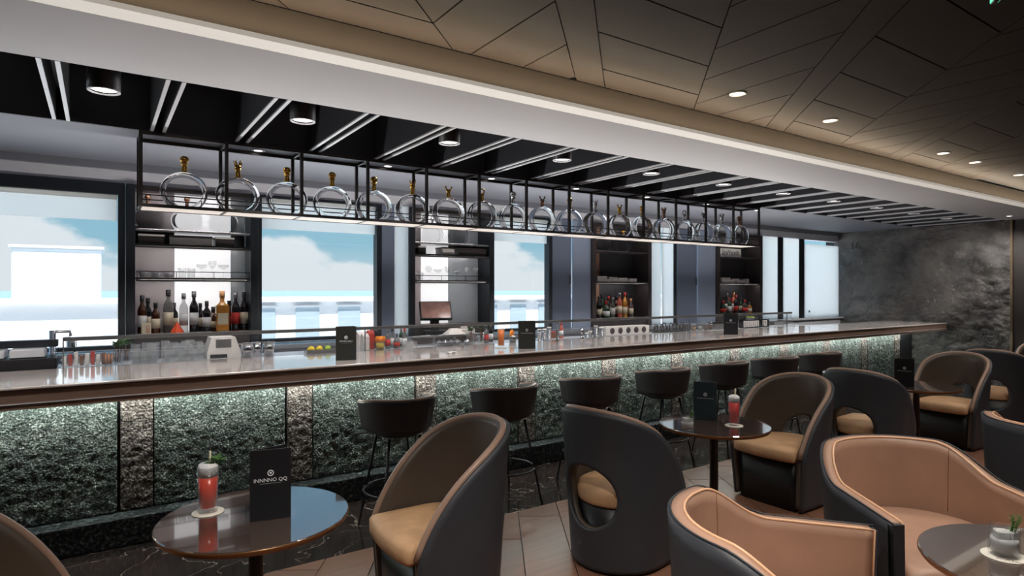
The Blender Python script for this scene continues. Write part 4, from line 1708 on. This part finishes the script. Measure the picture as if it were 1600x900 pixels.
def long_drink(x, y, z_, h_, r_, mm, label, straw=True, garnish=True, fo=.22):
    o_ = root('cocktail', label, 'drink', (x, y, z_), math.atan2(-y, -x) + PI / 2)
    ob('glass', MB().lathe([(0, 0), (r_ * .86, 0), (r_ * .88, .012), (r_, h_), (r_ - .002, h_), (r_ * .86 - .002, .022), (0, .022)], 28), 'thin_glass', o_)
    ob('liquid', MB().lathe([(0, .0225), (r_ * .86 - .003, .0225), (r_ - .004, h_ * (1 - fo)), (0, h_ * (1 - fo))], 28), mm, o_)
    if fo > .1:
        ob('ice_foam', MB().lathe([(0, h_ * (1 - fo) + .0005), (r_ - .004, h_ * (1 - fo) + .0005), (r_ - .003, h_ * .97), (r_ * .85, h_ * 1.05), (r_ * .45, h_ * 1.09), (0, h_ * 1.1)], 24), 'foam', o_)
    if straw:
        ob('straw', MB().tube([(.004, .004, h_ * .5), (.008, .006, h_ * 1.32)], .0035, 8), 'straw', o_)
    if garnish:
        ob('garnish', leafy(MB(), (r_ * .75, -.012, h_ * 1.04), 30, .040, 5, .3), 'leaf', o_)
    return o_


coaster(.377, 2.83, TBZ + .0004, .062, 'round white paper coaster under the tall red drink')
long_drink(.377, 2.83, TBZ + .0038, .19, .042, 'drink_red', 'tall red cocktail with foam, straw and mint on nearest table')
coaster(3.604, 2.624, TBZ + .0004, .06, 'round white paper coaster under the red drink on the middle table')
long_drink(3.604, 2.624, TBZ + .0038, .19, .040, 'drink_crimson', 'crimson cocktail with straw on the middle round table', garnish=False, fo=.16)
coaster(3.03, 4.67, CT + .0004, .055, 'round white coaster under the orange drink on the counter')
long_drink(3.03, 4.67, CT + .0038, .175, .034, 'drink_orange', 'tall orange drink standing on the bar counter', straw=False, garnish=False, fo=.05)


def rocks(x, y, z_, label, herb):
    o_ = root('rocks_glass', label, 'drink', (x, y, z_), math.atan2(-y, -x) + PI / 2)
    ob('glass', MB().lathe([(0, 0), (.040, 0), (.046, .01), (.047, .03), (.044, .05), (.046, .10), (.0435, .10), (.0415, .05), (.043, .018), (0, .016)], 28), 'thin_glass', o_)
    ob('liquid', MB().lathe([(0, .017), (.0415, .0175), (.040, .05), (.0405, .06), (0, .06)], 24), 'ice', o_)
    ic = ob('ice_cube', MB().box(-.02, .02, -.02, .02, -.02, .02, .004), 'ice', o_, (-.008, -.004, .068), .4)
    ob('ice_cube', MB().box(-.015, .015, -.015, .015, -.015, .015, .004), 'ice', o_, (.018, .01, .072), 1.0)
    mb = MB()
    rr = random.Random(3)
    for i in range(5):
        bx = .018 + rr.uniform(-.008, .008)
        tx = bx + rr.uniform(.0, .02)
        top = Vector((tx, rr.uniform(-.01, .01), rr.uniform(.125, .15) if herb else .125))
        bot = Vector((bx, 0, .06))
        mb.tube([bot, (bot + top) / 2, top], .0014, 5)
        for k in range(10):
            t_ = .35 + .65 * k / 10
            p = bot.lerp(top, t_)
            a = rr.uniform(0, 2 * PI)
            mb.tube([p, p + Vector((math.cos(a) * .012, math.sin(a) * .006, .010))], [.0014, .0006], 4)
    ob('herb_sprig', mb, 'leaf', o_)
    return o_


rocks(3.216, 2.70, TBZ + .0005, 'cut glass tumbler of ice with herb sprig on the middle table', False)
coaster(2.62, .81, TBZ + .0004, .068, 'white printed coaster under the tumbler at the right edge')
cl = text_mesh('WIKToueR', .02, .0002)
cl.materials.append(MATS['carton_brown'])
tag_c = [o_ for o_ in bpy.data.objects if o_.name.startswith('coaster')][-1]
ob('lettering', cl, None, tag_c, (-.034, -.036, .0033), math.atan2(-.81, -2.62) + PI / 2)
rocks(2.62, .81, TBZ + .0038, 'whisky tumbler with rosemary sprig on the right corner table', True)

# ================================================================== THINGS BEHIND THE GUARD
WZ = CT - .0035


def at(px, y):
    return xat(px, y)


# espresso machine at the left end
em = root('espresso_machine', 'long steel espresso machine on the work counter at far left', 'coffee machine', (at(30, 5.3), 5.3, WZ))
ob('drip_tray', MB().box(-1.15, .21, -.15, .13, 0, .075, .005), 'plastic_black', em)
for i in range(6):
    x = -1.12 + i * .215
    ob('panel', MB().box(x, x + .19, -.10, .12, .077, .135, .006), 'satin_grey', em)
ob('back_rail', MB().box(-1.15, .21, .04, .12, .136, .185, .005), 'window_frame', em)
for i in range(3):
    x = -.55 + i * .42
    g_ = ob('group_head', MB().cyl(.03, .135, .185, (x, -.05), 18), 'chrome', em)
    ob('lever', MB().tube([(x, -.05, .17), (x + .015, -.13, .155), (x + .02, -.15, .11)], .008, 8), 'plastic_black', g_)
gr = root('coffee_grinder', 'chrome coffee grinder standing at the end of the espresso machine', 'grinder', (at(76, 5.36) + .16, 5.43, WZ + .0))
gr.location = (at(84, 5.58), 5.58, SILL - .02)
bpy.data.objects.remove(gr)
tw = root('tap_tower', 'chrome tap tower rising behind the espresso machine', 'tap', (at(74, 5.52), 5.43, WZ))
tw.location = (at(82, 5.445), 5.447, WZ)
ob('column', MB().cyl(.02, 0, .245, (0, 0), 18), 'chrome', tw)
ob('spout', MB().tube([(0, 0, .22), (.02, 0, .235), (.10, 0, .235), (.105, 0, .20)], .011, 8), 'steel', tw)

# caddy of sachets
cdy = root('sachet_caddy', 'clear caddy filled with paper sachets at left end of guard', 'caddy', (at(132, 5.24), 5.24, WZ))
ob('tray', MB().box(-.13, .13, -.05, .05, 0, .006).box(-.13, .13, -.052, -.048, 0, .05).box(-.13, .13, .048, .052, 0, .05).box(-.132, -.128, -.05, .05, 0, .05).box(.128, .132, -.05, .05, 0, .05), 'thin_glass', cdy)
sm_cols = ['carton_white', 'carton_red', 'carton_white', 'carton_brown', 'carton_white', 'carton_red', 'carton_white', 'carton_brown']
for i in range(8):
    ob('sachet', MB().box(-.012, .012, -.03, .03, .008, .075 + .012 * (i % 3), .001), sm_cols[i], cdy, (-.112 + .032 * i, 0, 0))


def jar_herb(px, y, label, seed, big=1.0, mm='leaf'):
    r_ = root('herb_jar', label, 'plant', (at(px, y), y, WZ))
    ob('jar', cup_mesh(.035 * big, .04 * big, .09 * big), 'thin_glass', r_)
    ob('stems', MB().tube([(0, 0, .01), (.004, 0, .12 * big)], .004, 5).tube([(.012, .01, .01), (.02, .01, .12 * big)], .003, 5).tube([(-.012, -.01, .01), (-.016, -.012, .12 * big)], .003, 5), 'carton_brown', r_)
    ob('foliage', leafy(MB(), (0, 0, .125 * big), 46, .05 * big, seed, .5), mm, r_)


jar_herb(184, 5.25, 'mint sprigs in a glass jar behind the guard at left', 1)
jar_herb(196, 5.39, 'second mint jar behind the guard, right beside the first', 2)
jar_herb(735, 5.24, 'grey green fern sprigs in a jar below the till', 3, 1.0, 'leaf_grey')
jar_herb(752, 5.32, 'leafy herb jar left of the orange drink', 4, 1.1, 'leaf_grey')
# orange sticks jar
oj = root('stick_jar', 'glass jar of orange sticks in front of the mint', 'jar', (at(170, 5.175), 5.175, WZ))
ob('jar', cup_mesh(.03, .034, .085), 'thin_glass', oj)
for i in range(5):
    ob('stick', MB().tube([(-.016 + .008 * i, 0, .01), (-.02 + .010 * i, .004, .08)], .004, 6), ('orange', 'carton_brown')[i % 2], oj)

# rows of glasses
gi = 0
for row, (y, pxs) in enumerate([(5.19, (212, 225, 238)), (5.31, (216, 229, 242))]):
    for i, px in enumerate(pxs):
        kd = ('highball', 'tumbler', 'highball')[(i + row) % 3]
        glass(kd, (at(px, y), y, WZ), '%s beside the mint jars, %s in its %s row' % (GN[kd][1], ORD[i], ('front', 'rear')[row]), 'glasses beside the mint jars')
for row, (y, pxs) in enumerate([(5.18, (258, 271, 284, 297, 310)), (5.275, (264, 277, 290, 303, 315)), (5.37, (258, 271, 284, 297, 309))]):
    for i, px in enumerate(pxs):
        kd = ('highball', 'tumbler', 'wine')[(i * 2 + row) % 3]
        glass(kd, (at(px, y), y, WZ), '%s under the left bottles, %s in the %s row' % (GN[kd][1], ORD[i], ('front', 'middle', 'rear')[row]), 'glasses crowded under the left bottles', .88)

# white blender base / ice machine
ic = root('ice_crusher', 'white slanted ice crusher on the work counter', 'machine', (at(345, 5.29), 5.29, WZ))
prof = [(-.11, 0), (.13, 0), (.13, .05), (.09, .165), (-.08, .165), (-.11, .05)]
mb = MB()
mb.add([(x, -.10, z_) for x, z_ in prof] + [(x, .10, z_) for x, z_ in prof],
       [tuple(range(6)), tuple(range(11, 5, -1))] + [(i, i + 6, (i + 1) % 6 + 6, (i + 1) % 6) for i in range(6)])
ob('body', mb, 'carton_white', ic)
ob('hatch', MB().box(-.05, .06, -.104, -.10, .085, .15, .001), 'steel', ic)
ob('vent', MB().box(-.09, .03, -.103, -.10, .008, .035), 'window_frame', ic)
for i, (px, y) in enumerate([(386, 5.20), (402, 5.25), (420, 5.20)]):
    r_ = root('shaker_tin', 'polished steel shaker tin right of the ice crusher, %s of three' % ORD[i], 'shaker', (at(px, y), y, WZ), 0, 'shaker tins')
    ob('cup', MB().lathe([(0, 0), (.034, 0), (.046, .11), (.0445, .11), (.033, .004), (0, .004)], 24), 'chrome', r_)
    ob('rim', MB().lathe([(.0445, .108), (.047, .108), (.047, .113), (.0445, .113), (.0445, .108)], 24), 'steel', r_)

# garnish tray with fruit
gt = root('garnish_tray', 'steel garnish tray holding citrus left of the counter menu', 'tray', (at(510, 5.20), 5.21, WZ))
ob('tray', MB().box(-.17, .20, -.05, .05, 0, .005).box(-.17, .20, -.052, -.048, 0, .03).box(-.17, .20, .048, .052, 0, .03).box(-.172, -.168, -.05, .05, 0, .03).box(.198, .202, -.05, .05, 0, .03), 'steel', gt)
fruit = MB().lathe([(0, -.034), (.008, -.032)] + [(.028 * math.sin(PI * i / 10), -.028 * math.cos(PI * i / 10)) for i in range(2, 9)] + [(.008, .032), (0, .034)], 16, axis='x').mesh('citrus')
lab_f = ['yellow lemon, leftmost in the garnish tray', 'yellow lemon beside the lime in the garnish tray', 'green lime in the middle of the garnish tray', 'small orange partly behind the counter menu']
for i, (dx, mm) in enumerate([(-.125, 'lemon'), (-.055, 'lemon'), (.015, 'lime'), (.14, 'orange')]):
    me = fruit.copy()
    me.materials.append(MATS[mm])
    o_ = root(mm, lab_f[i], 'fruit', (at(510, 5.20) + dx, 5.21, WZ + .0336), .4 * i, 'citrus in the garnish tray')
    ob('peel', me, None, o_)
    ob('stem_end', MB().lathe([(0, .0345), (.004, .034), (.004, .032)], 8, axis='x'), 'leaf', o_)

# cabinet niche (dark opening) behind the tray
dz = root('drawer_fridge', 'low dark drawer fridge under the window ledge', 'fridge', (at(505, 5.64), 5.60, 0))
bpy.data.objects.remove(dz)

# cartons, jars and bottles right of the left menu
for i, (px, y, w_, h_, mm) in enumerate([(563, 5.34, .035, .13, 'carton_white'), (570, 5.20, .03, .12, 'carton_white'), (578, 5.30, .03, .14, 'carton_red'), (584, 5.40, .03, .15, 'plastic_black')]):
    r_ = root('juice_carton', '%s juice carton behind the left menu, %s from the left' % ({'carton_white': 'white', 'carton_red': 'red', 'plastic_black': 'black'}[mm], ORD[i]), 'carton', (at(px, y), y, WZ), .2, 'juice cartons by the left menu')
    ob('box', MB().box(-w_, w_, -w_, w_, 0, h_, .002), mm, r_)
    ob('spout', MB().add([(-w_, -w_, h_), (w_, -w_, h_), (w_, w_, h_), (-w_, w_, h_), (-w_, 0, h_ + .03), (w_, 0, h_ + .03)], [(0, 1, 5, 4), (2, 3, 4, 5), (1, 2, 5), (3, 0, 4)]), mm, r_)
pj = root('garnish_jar', 'glass jar crowned with orange slices right of the left menu', 'jar', (at(594, 5.19), 5.19, WZ))
ob('jar', cup_mesh(.038, .042, .085), 'thin_glass', pj)
ob('content', MB().lathe([(0, .009), (.035, .009), (.037, .06), (0, .06)], 18), 'lemon', pj)
for i in range(7):
    a = 2 * PI * i / 7
    ob('orange_slice', MB().lathe([(0, -.003), (.026, -.003), (.026, .003), (0, .003)], 16, axis='x'), 'orange', pj, (.036 * math.cos(a), .036 * math.sin(a), .094), a)
SB = [(606, 5.22, 'round', 'bottle_clear', 'label_red', 'cap_grey'), (613, 5.32, 'round', 'bottle_clear', 'label_white', 'cap_black'), (620, 5.22, 'squat', 'bottle_clear', 'label_red', 'cap_grey'), (627, 5.34, 'round', 'bottle_green', 'label_white', 'cap_grey'), (632, 5.24, 'round', 'bottle_clear', 'label_white', 'cap_red'), (760, 5.22, 'round', 'bottle_clear', 'label_red', 'cap_black'), (767, 5.32, 'round', 'bottle_dark', 'label_white', 'cap_grey')]
for i, (px, y, kd, g_, l_, c_) in enumerate(SB):
    bottle(kd, g_, l_, c_, (at(px, y), y, WZ), 'small %s bottle with %s cap, %s of those between %s' % (cw[g_], capw[c_], ORD[i], 'menu and till' if px < 700 else 'herbs and orange drink'), 'small bottles behind the guard', .62)
for i, (px, y) in enumerate([(634, 4.86), (641, 4.92), (646, 4.86), (638, 4.98)]):
    glass('tumbler', (at(px, y), y, CT + .0005), 'clear tumbler on the counter right of the left menu, %s of four' % ORD[i], 'tumblers on the counter', .9)

# basin with shelf and chrome pots below the till
bs = root('bar_sink', 'low steel bar sink block below the till', 'sink', (at(690, 5.40), 5.37, WZ))
ob('block', MB().box(-.36, .36, -.03, .08, 0, .09, .004), 'steel', bs)
for i in range(3):
    ob('niche', MB().box(-.33 + .23 * i, -.13 + .23 * i, -.0315, -.03, .015, .07), 'shelf_dark', bs)
ob('hood', MB().add([(.02, -.05, .092), (.24, -.05, .092), (.24, .06, .092), (.02, .06, .092), (.09, -.01, .15), (.16, -.01, .15), (.16, .03, .15), (.09, .03, .15)],
                    [(0, 1, 5, 4), (1, 2, 6, 5), (2, 3, 7, 6), (3, 0, 4, 7), (4, 5, 6, 7), (3, 2, 1, 0)]), 'carton_white', bs)
pot = MB().lathe([(0, 0), (.022, 0), (.034, .018), (.034, .034), (.026, .044), (.008, .05), (.008, .056), (0, .058)], 18).mesh('bowl')
pot.materials.append(MATS['chrome'])
for i, px in enumerate((686, 696, 705, 715, 730)):
    r_ = root('sugar_pot', 'round chrome lidded pot in front of the sink, %s of five' % ORD[i], 'pot', (at(px, 5.19), 5.19, WZ), 0, 'chrome pots by the sink')
    ob('bowl', pot, None, r_)
    ob('lid_knob', MB().lathe([(0, .054), (.008, .058), (.007, .066), (0, .07)], 10), 'plastic_black', r_)
oc = root('orange_wedge_cup', 'steel cup with a big orange wedge left of the middle menu', 'cup', (at(801, 5.18), 5.18, WZ))
ob('cup', cup_mesh(.034, .042, .07, .003), 'steel', oc)
ob('wedge', MB().lathe([(0, -.01), (.045, -.004), (.045, .004), (0, .01)], 20, axis='y', sy=1.0), 'orange', oc, (-.01, 0, .085), .5)

# canisters and bar tools right of the middle menu
can_i = 0
for px, y, r0, h_ in [(843, 5.19, .022, .11), (851, 5.19, .022, .11), (858, 5.27, .022, .12), (922, 5.22, .022, .06), (931, 5.18, .024, .12), (940, 5.18, .024, .10), (917, 5.20, .02, .045)]:
    r_ = root('canister', 'slim pale steel canister right of the middle menu, %s from the left' % ORD[can_i], 'canister', (at(px, y), y, WZ), 0, 'pale canisters on the work counter')
    ob('can', MB().cyl(r0, 0, h_, (0, 0), 18), 'steel', r_)
    ob('lid', MB().cyl(r0 + .002, h_, h_ + .012, (0, 0), 18), 'carton_white', r_)
    can_i += 1
bottle('round', 'bottle_rose', 'label_white', 'cap_red', (at(877, 5.30), 5.30, WZ), 'small rose bottle with red cap right of the middle menu', 'small bottles behind the guard', .6)
box_item('tea_box', at(856, 5.40), at(866, 5.40), 5.36, 5.43, WZ, .07, 'carton_brown', 'small brown tea box behind the canisters', 'box', None, 'carton_red')
jg = root('jigger', 'steel double jigger standing on the counter', 'jigger', (at(909, 4.98), 4.98, CT + .0005))
ob('lower_cup', MB().lathe([(0, .0), (.03, .0), (.008, .045), (0, .045)], 18), 'chrome', jg)
ob('upper_cup', MB().lathe([(0, .045), (.008, .045), (.022, .12), (.02, .12), (0, .05)], 18), 'chrome', jg)
sp_ = root('bar_spoon_stand', 'thin bar spoon upright in a small stand on the counter', 'spoon', (at(871, 4.98), 4.98, CT + .0005))
ob('foot', MB().lathe([(0, 0), (.02, 0), (.018, .008), (0, .01)], 14), 'plastic_black', sp_)
ob('spoon', MB().tube([(0, 0, .008), (0, 0, .16)], .003, 6).lathe([(0, .16), (.010, .17), (.012, .18), (.008, .19), (0, .195)], 10, sy=.3), 'steel', sp_)
# rack with round holes
hr = root('napkin_rack', 'long pale rack with five round dark openings', 'rack', (at(978, 5.3), 5.32, WZ))
ob('body', MB().box(-.36, .36, -.06, .06, 0, .105, .006), 'carton_white', hr)
for i in range(5):
    ob('opening', MB().lathe([(0, -.001), (.036, -.001), (.036, .002), (0, .002)], 20, axis='y'), 'shelf_dark', hr, (-.26 + .13 * i, -.062, .055))

# wire ornament made of curls
wo_ = root('wire_basket', 'dark wire basket of curled loops beside the rack', 'basket', (at(1051, 5.24), 5.26, WZ))
ob('ring', MB().tube([(.34 * math.cos(a), .06 * math.sin(a), .01) for a in [2 * PI * i / 40 for i in range(40)]], .006, 6, True), 'bronze_frame', wo_)
for i in range(11):
    x = -.30 + .06 * i
    rr_ = .035 + .02 * ((i * 37) % 5) / 5
    yy = (.05 if i % 2 else -.05) * math.sqrt(max(0, 1 - (x / .34) ** 2))
    ob('curl', MB().tube([(x + rr_ * .6 * math.cos(a) * (1 + a * .05), yy, .012 + rr_ * 1.15 + rr_ * 1.1 * math.sin(a)) for a in [2 * PI * k / 18 * 1.15 for k in range(19)]], .005, 6), 'bronze_frame', wo_)
for i, (px, y, h_, mm) in enumerate([(1084, 5.22, .085, 'thin_glass'), (1094, 5.26, .09, 'thin_glass'), (1103, 5.20, .085, 'thin_glass'), (1110, 5.28, .10, 'thin_glass')]):
    r_ = root('spice_jar', 'small glass spice jar left of the rightmost menu, %s from the left' % ORD[i], 'jar', (at(px, y), y, WZ), 0, 'spice jars by the right menu')
    ob('jar', cup_mesh(.03, .032, h_), 'thin_glass', r_)
    ob('content', MB().lathe([(0, .009), (.027, .009), (.028, h_ * .7), (0, h_ * .7)], 16), ('cushion_tan', 'carton_white', 'rose_metal', 'carton_brown')[i], r_)
    ob('lid', MB().cyl(.034, h_, h_ + .012, (0, 0), 16), 'steel', r_)
box_item('tool_box', at(1113, 5.3), at(1128, 5.3), 5.26, 5.38, WZ, .10, 'steel', 'square steel box left of the rightmost menu', 'box', None, 'plastic_black')
# number blocks
nb = root('number_display', 'row of white number blocks in a dark frame right of the menu', 'display', (at(1181, 5.25), 5.27, WZ))
ob('frame', MB().box(-.30, .30, -.03, .04, 0, .012).box(-.30, .30, .03, .04, .012, .11).box(-.305, -.295, -.03, .04, 0, .11).box(.295, .305, -.03, .04, 0, .11), 'black_metal', nb)
for i, tx in enumerate(('1', '1', '1', 'J', '', '9')):
    if not tx:
        continue
    bk = ob('block', MB().box(-.04, .04, -.012, .012, .0, .085, .002), 'carton_white', nb, (-.24 + .096 * i, 0, .0125))
    ob('numeral', text_mesh(tx, .085, .0006), 'menu_black', bk, (0, -.0130, .043), rot=(PI / 2, 0, 0))
for i, (px, kd) in enumerate([(1213, 'tumbler'), (1221, 'tumbler')]):
    glass(kd, (at(px, 5.0), 5.0, CT + .0005), 'clear tumbler near the right end of the guard, %s of two' % ORD[i], 'tumblers at the right end', .95)
cf = root('carafe', 'clear conical glass carafe at the right end of the guard', 'carafe', (at(1233, 5.24), 5.24, WZ))
ob('body', MB().lathe([(0, 0), (.075, 0), (.08, .01), (.03, .16), (.022, .19), (.026, .205), (.023, .205), (.019, .19), (.027, .16), (.075, .012), (0, .006)], 28), 'thin_glass', cf)
ob('rim', MB().lathe([(.022, .203), (.027, .203), (.027, .208), (.022, .208), (.022, .203)], 20), 'thin_glass', cf)
bl_ = root('fruit_bowl', 'small bowl with limes behind the rightmost menu', 'bowl', (at(1172, 5.86), 5.86, SILL + .001))
ob('bowl', MB().lathe([(0, 0), (.05, 0), (.10, .06), (.096, .06), (.046, .006), (0, .006)], 24), 'steel', bl_)
for i in range(4):
    a = 2 * PI * i / 4
    me = fruit.copy()
    me.materials.append(MATS['lime'])
    ob_l = ob('lime', me, None, None, (at(1172, 5.86) + .042 * math.cos(a), 5.86 + .042 * math.sin(a), SILL + .055), a)
    tag(ob_l, 'green lime in the small bowl behind the rightmost menu', 'fruit', 'limes in the bowl')
